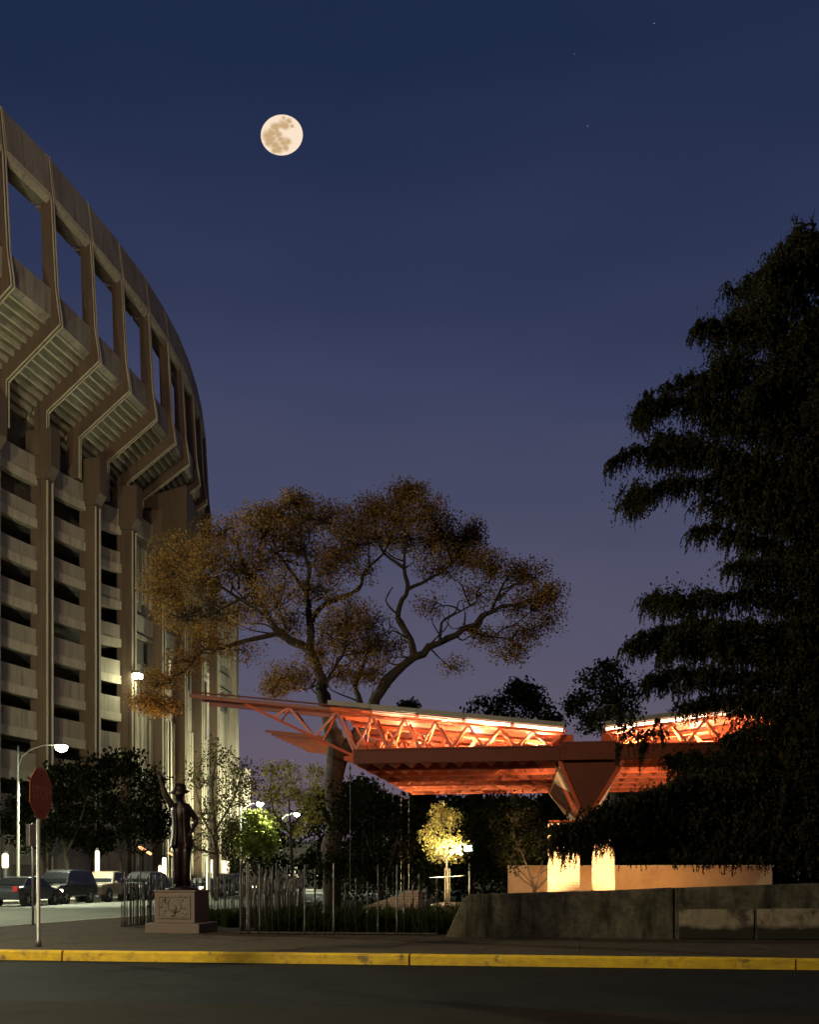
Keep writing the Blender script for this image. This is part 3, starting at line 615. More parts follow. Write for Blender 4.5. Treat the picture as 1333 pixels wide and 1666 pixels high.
for s, base in (('l', Vector((-.475, -.05, 2.44))), ('r', Vector((.17, -.1, 1.18)))):
    up = Vector((-.25, 0, 1)).normalized() if s == 'l' else Vector((-.3, -.3, -1)).normalized()
    sd = Vector((1, -.1, .25)).normalized() if s == 'l' else Vector((.6, .8, 0)).normalized()
    for k, (off, ln) in enumerate(((-.03, .075), (-.01, .09), (.012, .085), (.032, .065))):
        a = base+sd*off+up*.045; b = a+up*ln*.55+sd*off*.3; c = b+up*ln*.5+Vector((0, -.02, 0))
        for q, p_ in enumerate((a, b, c)): JT[f'f{s}{k}{q}'] = (p_.x, p_.y, p_.z, .012-.002*q, .012-.002*q)
        ED += [('p'+s, f'f{s}{k}0'), (f'f{s}{k}0', f'f{s}{k}1'), (f'f{s}{k}1', f'f{s}{k}2')]
    a = base+sd*.05+up*.0; b = a+sd*.035+up*.035
    for q, p_ in enumerate((a, b)): JT[f't{s}{q}'] = (p_.x, p_.y, p_.z, .013, .013)
    ED += [('p'+s, f't{s}0'), (f't{s}0', f't{s}1')]
keys = list(JT); me = bpy.data.meshes.new('body'); me.from_pydata([JT[k][:3] for k in keys], [(keys.index(a), keys.index(b)) for a, b in ED], [])
tmp = bpy.data.objects.new('tmp', me); COL.objects.link(tmp)
sk = tmp.modifiers.new('skin', 'SKIN'); sk.use_smooth_shade = True; ss = tmp.modifiers.new('sub', 'SUBSURF'); ss.levels = 2
lay = me.skin_vertices[0] if len(me.skin_vertices) else None
if lay is None:
    bm = bmesh.new(); bm.from_mesh(me); bm.verts.layers.skin.verify(); bm.to_mesh(me); bm.free(); lay = me.skin_vertices[0]
for i, k in enumerate(keys): lay.data[i].radius = JT[k][3:5]; lay.data[i].use_root = (k == 'pel')
bpy.context.view_layer.update(); dg = bpy.context.evaluated_depsgraph_get()
bme = bpy.data.meshes.new_from_object(tmp.evaluated_get(dg)); bpy.data.objects.remove(tmp)
bme.name = 'body'; bme.materials.clear(); bme.materials.append(M['bronze']); bme.polygons.foreach_set('use_smooth', [True]*len(bme.polygons))
body = put('body', bme, st)
# face details
fc = MB(); h = Vector((-.06, -.12, 2.06))
fc.loft([h+Vector((-.012, 0, .03)), h+Vector((.012, 0, .03)), h+Vector((.018, .0, -.02)), h+Vector((-.018, .0, -.02))], [h+Vector((-.004, -.012, .03)), h+Vector((.004, -.012, .03)), h+Vector((.008, -.035, -.015)), h+Vector((-.008, -.035, -.015))])
fc.box(h.x-.025, h.x+.025, h.y-.005, h.y+.03, h.z-.055, h.z-.045)
for s in (-1, 1):
    fc.box(h.x+s*.035-.014, h.x+s*.035+.014, h.y-.002, h.y+.03, h.z+.03, h.z+.04)
    fc.lathe([(.005, -.03), (.018, -.01), (.02, .02), (.006, .035)], c=(h.x+s*.098, h.y+.1, h.z), n=6)
fc.build('face', M['bronze'], body, True)
# wide-brimmed hat pushed back
hat = MB(); n = 24
def ring(r, z, dx=0, dy=0, wav=0): return [Vector((-.055+dx+r*1.12*math.cos(2*math.pi*k/n), .0+dy+r*math.sin(2*math.pi*k/n), z+wav*math.cos(4*math.pi*k/n)-.05*math.sin(2*math.pi*k/n)*(-1)*(r/.25))) for k in range(n)]
rings = [ring(.11, 2.13), ring(.205, 2.105, .0, .03, .03), ring(.215, 2.115, .0, .03, .03), ring(.125, 2.16, 0, .01), ring(.115, 2.25, 0, .02), ring(.095, 2.3, 0, .02), ring(.05, 2.285, 0, .02)]
o = 0; hv = [p for r in rings for p in r]; hf = [(i*n+k, i*n+(k+1) % n, (i+1)*n+(k+1) % n, (i+1)*n+k) for i in range(len(rings)-1) for k in range(n)]+[tuple((len(rings)-1)*n+k for k in range(n))]
hat.add(hv, hf); hat.build('hat', M['bronze'], st, True)
# open coat flaring at the hem, gap at the front
n = 26; prof = [(.205, .135, 1.86), (.225, .16, 1.7), (.2, .15, 1.45), (.205, .165, 1.25), (.235, .19, 1.08), (.275, .22, .93), (.285, .225, .91)]
cv = []; cf = []
for j, (rx, ry, z) in enumerate(prof):
    for k in range(n):
        a = R(-90+22+(316)*k/(n-1)); f = 1+.05*math.sin(k*1.9+j*.5)*(j/6)
        cv.append((-.03*min(1, (z-.9)/.9)-.0+rx*(.86 if z > 1.3 else .92)*f*math.cos(a), ry*f*math.sin(a), z-.03*math.cos(k*.9)*(j > 4)))
for j in range(len(prof)-1):
    for k in range(n-1): cf.append((j*n+k, j*n+k+1, (j+1)*n+k+1, (j+1)*n+k))
co = MB(); co.add(cv, cf); c_o = co.build('coat', M['bronze'], st, True, fix=False)
sm = c_o.modifiers.new('solid', 'SOLIDIFY'); sm.thickness = .02
# trouser legs, slightly baggy
for nm, ks in (('trouser_leg', ('hl', 'kl', 'al')), ('trouser_leg', ('hr', 'kr', 'ar'))):
    pts = [Vector(JT[k][:3]) for k in ks]; pts = [pts[0], pts[0].lerp(pts[1], .5), pts[1], pts[1].lerp(pts[2], .55), pts[2]-Vector((0, 0, .05))]
    MB().tube(pts, [.125, .115, .1, .092, .1], 12).build(nm, M['bronze'], st, True)

# ================================================================== FENCE
fence = thing('rod_fence', 'irregular iron rod fence around the planted bed', 'fence', G(-4, 21.6, 0), GR)
FO = (-4, 21.6)
def run(a, b, sp0, sp1, hmin, hmax, r=.014, taller=.12):
    a = Vector(a); b = Vector(b); L = (b-a).length; d = (b-a)/L; s = .05
    while s < L:
        p = a+d*s-Vector(FO); h = random.uniform(hmin, hmax)
        tall = random.random() < taller
        rr = r*random.uniform(.85, 1.2)*(1.25 if tall else 1)
        if tall: h = hmax+random.uniform(.0, .08)
        ty = random.random()
        pr = [(rr, -.02), (rr, h*.8), (rr*.9, h)]
        if tall: pr = [(rr*1.5, -.02), (rr*1.5, .2), (rr, .22), (rr, h-.02), (rr*.4, h)]
        elif ty < .45: pr = [(rr, -.02), (rr, h*.66), (rr*1.9, h*.67), (rr*1.9, h*.73), (rr*.9, h*.74), (rr*.8, h-.14), (rr*2.0, h-.12), (rr*1.5, h-.06), (rr*.2, h)]
        elif ty < .7: pr = [(rr, -.02), (rr, .42), (rr*2.3, .44), (rr*2.3, .47), (rr, .49), (rr, h-.1), (rr*1.7, h-.08), (rr*.2, h)]
        MB().lathe(pr, c=(p.x, p.y, 0), n=6).build('rod', M['ironrod'], fence, True)
        s += random.uniform(sp0, sp1)
    p, q = a-Vector(FO), b-Vector(FO)
    MB().bar((p.x, p.y, .03), (q.x, q.y, .03), .04, .025).build('bottom_rail', M['ironrod'], fence)
run((-7.05, 21.62), (-2.85, 21.62), .11, .27, .98, 1.42)
run((-7.05, 21.66), (-7.05, 27), .10, .2, 1.1, 1.45)
run((-7.1, 27), (-10.7, 27), .13, .24, 1.1, 1.45)
run((-10.75, 24.1), (-10.75, 27), .10, .2, 1.12, 1.3)
run((-10.7, 24.1), (-9.6, 24.1), .10, .2, 1.12, 1.3)
run((-10.75, 27.1), (-10.75, 40), .2, .3, 1.12, 1.3)

# ================================================================== OLD CONCRETE WALL
wl_ = thing('concrete_wall', 'low weathered concrete wall with sloped end behind the pavement', 'wall', G(-2.2, 21.0, 0), GR)
# local: x from 0 to 26
y0 = -.1
prof = [(-.42, -.05), (-.06, .74), (.05, .83), (3.2, .93), (3.96, .97), (3.96, -.05)]
MB().extr([(x, -.1, z) for x, z in prof], (0, .55, 0)).build('wall_end', M['oldwall'], wl_, bevel=.03)
MB().extr([(3.985, -.12, -.05), (3.985, -.12, .965), (12, -.12, 1.25), (24, -.12, 1.3), (24, -.12, -.05)], (0, .55, 0)).build('wall_run', M['oldwall'], wl_, bevel=.03)
for k in range(6):
    x = 4.06+k*1.42
    MB().extr([(x, -.15, .01), (x, -.15, .56+.015*k), (x+1.36, -.15, .575+.015*k), (x+1.36, -.15, .01)], (0, .04, 0)).build('wall_panel', M['wallpanel'], wl_, bevel=.01)

# ================================================================== PAVILION
PX0, PY0 = .12, 33.0
pav_o = thing('pavilion', 'burnt orange steel pavilion with coffered ceiling and lit louvre wings', 'pavilion', G(PX0, PY0, 0), GR)
YN, YF = 27.97-PY0, 38.0-PY0          # near and far edge, local
XH = 6.06; ZU, ZS = 4.2, 4.54         # slab underside, slab top
def pb_(b, name, m, parent=pav_o, **k): return b.build(name, m, parent, **k)
# deck plate, fascia beams
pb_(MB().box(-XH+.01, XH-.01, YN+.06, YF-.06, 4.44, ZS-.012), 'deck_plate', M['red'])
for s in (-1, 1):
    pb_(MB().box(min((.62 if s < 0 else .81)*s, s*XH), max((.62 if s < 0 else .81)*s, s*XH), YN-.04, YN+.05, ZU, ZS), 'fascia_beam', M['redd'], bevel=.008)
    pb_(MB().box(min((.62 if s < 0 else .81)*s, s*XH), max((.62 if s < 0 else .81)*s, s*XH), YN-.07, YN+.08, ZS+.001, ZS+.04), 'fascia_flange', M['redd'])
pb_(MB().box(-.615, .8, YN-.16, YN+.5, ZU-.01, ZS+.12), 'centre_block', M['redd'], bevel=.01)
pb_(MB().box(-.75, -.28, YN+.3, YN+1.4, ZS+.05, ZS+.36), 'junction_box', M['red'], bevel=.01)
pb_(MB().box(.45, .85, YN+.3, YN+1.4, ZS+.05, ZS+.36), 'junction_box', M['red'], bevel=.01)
NB = 7
ys = [YN+.05+(YF-YN-.1)*k/(NB-1) for k in range(NB)]
for y in ys[1:]:
    for s in (-1, 1): pb_(MB().box(min(s*.8, s*XH), max(s*.8, s*XH), y-.03, y+.03, ZU-.025, 4.439), 'cross_beam', M['beam'])
for s in (-1, 1):
    for k in range(NB):
        x0 = s*(XH-.05)
        pb_(MB().loft([(x0, ys[k]-.09, 4.2), (x0, ys[k]+.09, 4.2), (x0, ys[k]+.09, 4.42), (x0, ys[k]-.09, 4.42)], [(x0+s*.3, ys[k]-.06, 4.3), (x0+s*.3, ys[k]+.06, 4.3), (x0+s*.3, ys[k]+.06, 4.42), (x0+s*.3, ys[k]-.06, 4.42)]), 'beam_end', M['red'], bevel=.02)
# coffers: folded inverted pyramids between the beams
NC = 12; cw = (XH-.75)/NC; cd = ys[1]-ys[0]-.075
cm = MB(); a, b2 = cw/2, cd/2; i0, j0 = cw*.03, cd*.46
lo = [(-a, -b2, .0), (a, -b2, .0), (a, b2, .0), (-a, b2, .0)]; hi = [(-i0, -j0, .21), (i0, -j0, .21), (i0, j0, .21), (-i0, j0, .21)]
cm.add(lo+hi, [(0, 1, 5, 4), (1, 2, 6, 5), (2, 3, 7, 6), (3, 0, 4, 7), (4, 5, 6, 7)])
cme = cm.mesh('coffer', M['coffer'], fix=False)
for s in (-1, 1):
    for r in range(NB-1):
        for k in range(NC):
            put('coffer', cme, pav_o, (s*(.76+cw*(k+.5)), (ys[r]+ys[r+1])/2, 4.222))
    for r in range(0, NB-1):
        for k in (0, 5):
            x = s*(.76+cw*(k+.5)); y = (ys[r]+ys[r+1])/2-.2
            pb_(MB().lathe([(.075, 0), (.08, .02), (.06, .04)], c=(x, y, 4.395), n=12), 'downlight', M['downlight'])
# lit red panels glimpsed in three coffers
# wedge pier: dark front, polished inclined sides, their reflection put into a pale colour
A = [(-.62, YN+.06, ZU-.012), (.98, YN+.06, ZU-.012), (.10, YN+.06, 2.75), (-.02, YN+.06, 2.75)]
B = [(-1.22, YF-.1, ZU-.012), (.8, YF-.1, ZU-.012), (.10, YF-.1, 2.6), (-.02, YF-.1, 2.6)]
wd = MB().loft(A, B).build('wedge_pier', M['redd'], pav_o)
for s in (-1, 1):
    e = -.005*s
    i1, i2 = (0, 3) if s < 0 else (1, 2)
    f = lambda u, v: Vector(A[i1]).lerp(Vector(A[i2]), u).lerp(Vector(B[i1]).lerp(Vector(B[i2]), u), v)+Vector((s*.012, 0, 0))
    MB().extr([f(.04, .04), f(.96, .04), f(.96, .97), f(.04, .97)], (s*.01, 0, -.01)).build('polished_panel', M['pale_sheen'], wd)
    MB().bar(f(.0, .0), f(1, .0), .1).build('edge_trim', M['red'], wd)
# brick piers below
for x0, x1, y0_, y1_ in ((-1.0, -.12, -2.6, -1.0), (.22, .85, -2.4, -1.2)):
    pb_(MB().box(x0, x1, y0_, y1_, .2, 2.72), 'brick_pier', M['brick'], bevel=.01)
    pb_(MB().box(x0+.03, x1-.03, y0_+.03, y1_-.03, 2.72, 2.8), 'pier_cap', M['redd'])
# ---- wings
def hz(x): return EYE+3.85+(abs(x)-.55)*.118
def bar_obj(name, p, q, w, m, parent): return MB().bar(p, q, w).build(name, m, parent)
planes = [YN+.1, YN+2.6, YN+5.0, YN+7.4, YN+9.9]
bn = [.9, 1.75, 2.6, 3.45, 4.3, 5.15, 6.0]; tn = [.6, 1.32, 2.18, 3.02, 3.88, 4.72, 5.58, 6.55]
for s in (-1, 1):
    for pi_, y in enumerate(planes):
        notch = (s < 0 and pi_ in (1, 2))
        end = 6.6 if notch else 9.1
        tr = MB()
        tr.bar((s*.55, y, hz(.55)-.03), (s*end, y, hz(end)-.03), .07, .07)
        tr.bar((s*.9, y, ZS+.05), (s*6.0, y, ZS+.05), .07, .05)
        if not notch: tr.bar((s*6.0, y, ZS-.15), (s*9.1, y, hz(9.1)-.06), .07, .07); tr.bar((s*6.0, y+.5, ZS-.15), (s*9.1, y+.12, hz(9.1)-.06), .05, .05)
        tro = tr.build('truss', M['red'], pav_o)
        node = []
        for k in range(7):
            node.append(((tn[k], hz(tn[k])-.06), (bn[k], ZS+.06))); node.append(((bn[k], ZS+.06), (tn[k+1], hz(tn[k+1])-.06)))
        if not notch:
            lowz = lambda x: ZS-.15+(hz(9.1)-.06-(ZS-.15))*(x-6.0)/3.1
            node += [((6.55, hz(6.55)-.06), (7.15, lowz(7.15))), ((7.15, lowz(7.15)), (7.85, hz(7.85)-.06)), ((7.85, hz(7.85)-.06), (8.3, lowz(8.3))), ((6.55, hz(6.55)-.06), (6.02, ZS-.1))]
        for (xa, za), (xb, zb) in node:
            bar_obj('web_member', (s*xa, y, za), (s*xb, y, zb), .055, M['beam'], tro)
            if pi_ < 4: bar_obj('web_member', (s*xa, y+.06, za), (s*xb, y+random.uniform(.7, 1.2), zb), .04, M['red'], tro)
    # louvre slats lying across the trusses
    gy = YN+.02; k = 0
    while gy < YF+2.8:
        end = 10.6
        if s < 0 and YN+1.5 < gy < YN+6.6: end = 6.7
        end += random.uniform(-.06, .06)
        st0 = .6
        z0, z1 = hz(st0), hz(end); dy, dz = .085, .05
        pr = lambda x, z: [(s*x, gy-.02, z-.045), (s*x, gy+.02, z-.04), (s*x, gy+.02, z+.05), (s*x, gy-.02, z+.05)]
        xm = min(6.7, end)
        if end > 7: MB().loft(pr(xm+.01, hz(xm)), pr(end, z1)).build('louvre_slat', M['slat'], pav_o)
        pw = lambda x, z: [(s*x, gy-.12, z+.03), (s*x, gy-.11, z+.045), (s*x, gy+.12, z-.045), (s*x, gy+.11, z-.06)]
        if k % 2 == 0: MB().loft(pw(st0, z0), pw(xm, hz(xm))).build('louvre_slat', M['beam'], pav_o)
        else: MB().loft(pr(st0, z0+.03), pr(xm, hz(xm)+.03)).build('louvre_slat', M['slat'], pav_o)
        gy += .7; k += 1
    # near edge rail beyond the roof
    pb_(MB().bar((s*6.5, YN-.05, hz(6.5)+.1), (s*10.5, YN-.05, hz(10.5)+.1), .05, .04), 'edge_rail', M['redd'])
    # roof sheets
    js = [.5, 1.85, 3.1, 4.35, 5.6, 6.75]
    for a_, b_ in zip(js[:-1], js[1:]):
        b_ -= .012
        MB().loft([(s*a_, YN-.12, hz(a_)+.10), (s*a_, YF+2.9, hz(a_)+.10), (s*a_, YF+2.9, hz(a_)+.15), (s*a_, YN-.12, hz(a_)+.22)], [(s*b_, YN-.12, hz(b_)+.10), (s*b_, YF+2.9, hz(b_)+.10), (s*b_, YF+2.9, hz(b_)+.15), (s*b_, YN-.12, hz(b_)+.22)]).build('roof_panel', M['roofm'], pav_o)
        MB().loft([(s*a_, YN+.0, hz(a_)+.075), (s*a_, YF+2.8, hz(a_)+.075), (s*a_, YF+2.8, hz(a_)+.095), (s*a_, YN+.0, hz(a_)+.095)], [(s*b_, YN+.0, hz(b_)+.075), (s*b_, YF+2.8, hz(b_)+.075), (s*b_, YF+2.8, hz(b_)+.095), (s*b_, YN+.0, hz(b_)+.095)]).build('roof_soffit', M['slat'], pav_o)
    for n_, (a_, b_) in enumerate(zip(js[:-1], js[1:])):
        a_ += .05; b_ -= .06
        if n_ < 4:
            MB().loft([(s*a_, YN-.06, hz(a_)-.0), (s*a_, YN-.02, hz(a_)-.0), (s*a_, YN-.02, hz(a_)+.06), (s*a_, YN-.06, hz(a_)+.06)], [(s*b_, YN-.06, hz(b_)), (s*b_, YN-.02, hz(b_)), (s*b_, YN-.02, hz(b_)+.06), (s*b_, YN-.06, hz(b_)+.06)]).build('light_strip', M['strip'] if n_ < 2 else M['strip_mid'] if n_ == 2 else M['strip_dim'], pav_o)
    # uplights standing on the deck
    for x, y, e in ((1.2, -4.7, .5), (2.5, -4.7, .45), (3.8, -4.7, .35), (5.2, -4.7, .25), (1.4, -2.5, 1.0), (3.2, -2.5, .8), (5.2, -2.5, .4), (1.5, .8, .8), (3.4, .8, .6), (5.2, .8, .25), (2.5, 3.4, .5)):
        zf = ZS
        if x > 6.06: continue
        pb_(MB().box(s*x-.1, s*x+.1, y-.1, y+.1, ZS, ZS+.08), 'uplight', M['dark'])
        lamp('uplight_beam', 'SPOT', LW['up']*e, (1, .62, .35), (s*x, y, ZS+.12), pav_o, .08, rot=aim((0, 0, 1)), spot=165, blend=.3)
# rain chains along the left edge
for k in range(NB):
    x, y = -XH-.1, ys[k]
    ch = MB().tube([(x, y, 4.2), (x, y, .3)], .010, 6)
    for q in (4.05, 3.85): ch.lathe([(.012, 0), (.035, .03), (.035, .07), (.012, .1)], c=(x, y, q), n=8)
    ch.build('rain_chain', M['ironrod'], pav_o)
# floodlights at the foot of the brick piers
def flood(label, gx, gy, z, d, e, col, spot=110):
    loc = G(gx, gy, z); t = thing('ground_flood', label, 'floodlight', loc, GR, 'ground floodlights under the pavilion')
    MB().box(-.14, .14, -.1, .1, .05, .28).build('housing', M['dark'], t, bevel=.02)
    MB().box(-.2, .2, -.05, .05, -.02, .05).build('bracket', M['dark'], t)
    lamp('flood_beam', 'SPOT', e, col, (0, 0, .4), t, .12, rot=aim(d), spot=spot, blend=.6)
WARM = (1, .6, .27)
flood('floodlight hidden behind the concrete wall, aimed at the left brick pier', -1.3, 28.7, .3, (.25, 1, .75), LW['flood'], WARM, 80)
flood('floodlight hidden behind the concrete wall, aimed at the right brick pier', 1.2, 28.9, .3, (-.25, 1, .75), LW['flood']*.8, WARM, 80)
flood('added floodlight behind the concrete wall, standing in for bounce on the right ceiling', 3.6, 29.0, .3, (0, .45, 1), LW['flood']*.13, WARM, 120)  # added upward fill in place of bounced light
flood('added floodlight at left, standing in for bounce on the left ceiling', -4.4, 30.6, .3, (0, .45, 1), LW['flood']*.13, WARM, 110)  # second added fill, playing the bounce onto the left half
flood('floodlight at the foot of the amber wall, right of the piers', 2.6, 34.4, .3, (0, 1, .2), LW['flood']*.1, (1, .5, .17), 150)
flood('floodlight at the foot of the amber wall, left of the piers', -.2, 34.4, .3, (-.1, 1, .2), LW['flood']*.1, (1, .5, .17), 150)

# buff wall behind the pavilion
bw = thing('buff_wall', 'low buff brick wall lit amber behind the pavilion piers', 'wall', G(3, 36.6, 0), GR)
MB().box(-5.4, 3.2, -.2, .2, .0, 1.55).build('wall_body', M['buff'], bw, bevel=.01)
MB().box(-5.45, 3.25, -.24, .24, 1.551, 1.62).build('coping', M['conc_light'], bw)
# ramp wall catching the light between the rods
rw = thing('ramp_wall', 'small sloping brick ramp wall glowing orange behind the rod fence', 'wall', G(-4.35, 28.9, 0), GR)
MB().extr([(-1.5, -.15, 0), (-1.5, -.15, .38), (-.35, -.15, .78), (-.35, -.15, 0)], (0, .3, 0)).build('sloping_part', M['brick'], rw, bevel=.01)
MB().box(-.345, .1, -.2, .22, 0, .84).build('end_post', M['brick'], rw, bevel=.01)

# ================================================================== TREES
def leaf_mesh(name, C, N, U, W, L, m):
    """diamond leaves: centres C, axis U, side N, half width W, half length L"""
    n = len(C); V = np.empty((n, 4, 3))
    V[:, 0] = C-U*L[:, None]; V[:, 1] = C+N*W[:, None]-U*L[:, None]*.1; V[:, 2] = C+U*L[:, None]; V[:, 3] = C-N*W[:, None]-U*L[:, None]*.1
    me = bpy.data.meshes.new(name); me.vertices.add(4*n); me.vertices.foreach_set('co', V.ravel().astype(np.float32))
    me.loops.add(4*n); me.loops.foreach_set('vertex_index', np.arange(4*n, dtype=np.int32))
    me.polygons.add(n); me.polygons.foreach_set('loop_start', np.arange(0, 4*n, 4, dtype=np.int32)); me.polygons.foreach_set('loop_total', np.full(n, 4, dtype=np.int32))
    me.update(calc_edges=True); me.materials.append(m); return me
def unit(n, r=None):
    v = (r or rng).normal(size=(n, 3)); return v/np.linalg.norm(v, axis=1)[:, None]
def smooth_path(pts, k=3):
    pts = [Vector(p) for p in pts]; out_ = []
    for i in range(len(pts)-1):
        p0, p1, p2, p3 = pts[max(i-1, 0)], pts[i], pts[i+1], pts[min(i+2, len(pts)-1)]
        for j in range(k):
            t = j/k; out_.append(.5*((2*p1)+(p2-p0)*t+(2*p0-5*p1+4*p2-p3)*t*t+(3*p1-p0-3*p2+p3)*t**3))
    return out_+[pts[-1]]
def tree(name, label, D, limbs, clumps, lm, leaf=.09, sub=26, per=34, bark='bark', group=None, depth=.9, seed=1, twig=.010, spread=.30, cat='tree', squash=1.0, side=0):
    r = np.random.default_rng(seed); b0 = limbs[0][0][0]; base = P(b0[0], b0[1], D); base.z = max(0, min(base.z, .3)) if True else base.z
    off = base.copy(); t = thing(name, label, cat, base, 0, group)
    tk = MB(); lp = []
    for pts, r0, r1 in limbs:
        q = smooth_path([P(p[0], p[1], D+(p[2] if len(p) > 2 else 0)) for p in pts]); n = len(q)
        q = [p+Vector(r.normal(size=3))*r0*.12 for p in q]
        if pts is limbs[0][0]: q[0] = base.copy()-Vector((0, 0, .05))
        tk.tube(q, [(r0+(r1-r0)*i/(n-1))*(1+.08*r.normal()) for i in range(n)], 8 if r0 > .05 else 5); lp += q
    if side:
        LP0 = np.array([tuple(p) for p in lp])
        for q in range(side):
            k = r.integers(int(len(LP0)*.06), len(LP0)); p = LP0[k]; d = unit(1, r)[0]; d[2] = abs(d[2])*.6+.05; d[1] *= .7; ln = r.uniform(.5, 1.25)*D/32
            a = p+d*ln*.35+r.normal(size=3)*.1; b_ = a+d*ln*.35+r.normal(size=3)*.16; c_ = b_+d*ln*.3+r.normal(size=3)*.2
            qx, qy = 666.5+c_[0]/c_[1]*FP, HOR-(c_[2]-EYE)/c_[1]*FP
            if not any(((qx-c[0])/c[2])**2+((qy-c[1])/c[3])**2 < 1.1 for c in clumps): continue
            tk.tube(smooth_path([p, a, b_, c_]), list(np.linspace(.034, .009, 10)*D/32), 5); lp += [Vector(a), Vector(b_), Vector(c_)]
    LP = np.array([tuple(p) for p in lp]); Cs = []; px2m = D/FP
    for c in clumps:
        cx, cy, rx, ry = c[:4]; dd = c[4] if len(c) > 4 else r.normal()*depth; dens = c[5] if len(c) > 5 else 1
        cc = np.array(P(cx, cy, D+dd)); rad = np.array([rx*px2m, (rx+ry)/2*px2m*squash, ry*px2m])
        ns = max(3, int(sub*dens)); d = unit(ns, r)*(r.random((ns, 1))**.45)
        sc = cc+d*rad; Cs.append((sc, dens))
        # twigs from the nearest wood to the sub-clumps
        near = LP[np.argmin(((LP-cc)**2).sum(1))]; mid = near*.45+cc*.55+r.normal(size=3)*.1
        tk.tube([near, near*.6+mid*.4+r.normal(size=3)*.06, mid], [twig*2.6, twig*2.2, twig*1.7], 4)
        for s_ in sc[::2]:
            m2 = mid*.5+s_*.5+r.normal(size=3)*.12; tk.tube([mid, m2, s_], [twig*1.5, twig, twig*.5], 3)
    tk.build('trunk', M[bark], t, True, off=off, fix=False)
    allc = []
    for sc, dens in Cs:
        n = len(sc)*per
        c = np.repeat(sc, per, axis=0)+np.clip(r.normal(size=(n, 3)), -1.7, 1.7)*np.array([spread, spread, spread*.7])*px2m*14
        allc.append(c)
    C = np.concatenate(allc); n = len(C); U = unit(n, r); U[:, 2] -= .35; U /= np.linalg.norm(U, axis=1)[:, None]
    N = np.cross(U, unit(n, r)); N /= np.linalg.norm(N, axis=1)[:, None]+1e-9
    L = leaf*.5*r.uniform(.6, 1.35, n); W = L*r.uniform(.4, .65, n)
    put('crown', leaf_mesh('crown', C-np.array(off), N, U, W, L, lm), t)
    return t

# ---- the great oak growing through the pavilion wing
OAK = [([(541, 1470), (543, 1330), (543, 1260), (548, 1215), (541, 1190)], .29, .25),
       ([(546, 1215), (533, 1165), (526, 1135), (519, 1091), (503, 1058), (461, 1035), (433, 1002), (414, 963), (395, 925, .5), (385, 880, .8)], .22, .035),
       ([(503, 1058), (505, 1019), (497, 963), (503, 925), (488, 880, -.4), (492, 845, -.6)], .13, .03),
       ([(505, 1015), (520, 990), (544, 977), (583, 958), (594, 930), (622, 902), (640, 870)], .085, .025),
       ([(461, 1035), (444, 1033), (394, 1044), (361, 1055), (328, 1058), (300, 1091), (261, 1113), (228, 1135)], .085, .02),
       ([(497, 963), (478, 935), (452, 900), (440, 860)], .06, .02), ([(433, 1002), (390, 975), (345, 945), (300, 925)], .06, .018),
       ([(414, 963), (370, 985), (320, 1005), (275, 1000)], .045, .015),
       ([(552, 1240), (566, 1215), (591, 1180), (607, 1148), (628, 1108), (672, 1069), (717, 1047), (755, 1024), (800, 994), (839, 983), (883, 969)], .22, .03),
       ([(590, 1182), (585, 1141, .5), (578, 1113, .8), (590, 1085, 1.2), (600, 1050, 1.5), (590, 1010, 1.6)], .12, .03),
       ([(672, 1069), (669, 1041), (650, 1013), (650, 985), (664, 958), (658, 924), (661, 890), (668, 850)], .12, .025),
       ([(664, 958), (700, 941), (733, 919), (761, 885), (768, 865)], .06, .018), ([(658, 924), (625, 900), (612, 865), (610, 835)], .055, .018),
       ([(650, 1000), (636, 990), (628, 975), (640, 955)], .04, .015),
       ([(717, 1047), (719, 1013), (740, 1000), (765, 985)], .05, .018), ([(755, 1024), (790, 1035), (830, 1040), (850, 1055)], .045, .014),
       ([(800, 994), (815, 960), (830, 935), (855, 925)], .045, .014), ([(700, 1055), (720, 1075), (735, 1090)], .03, .01), ([(519, 1091), (505, 1120), (480, 1118), (455, 1115)], .05, .016),
       ([(526, 1120), (545, 1085), (560, 1060), (565, 1030)], .06, .018)]
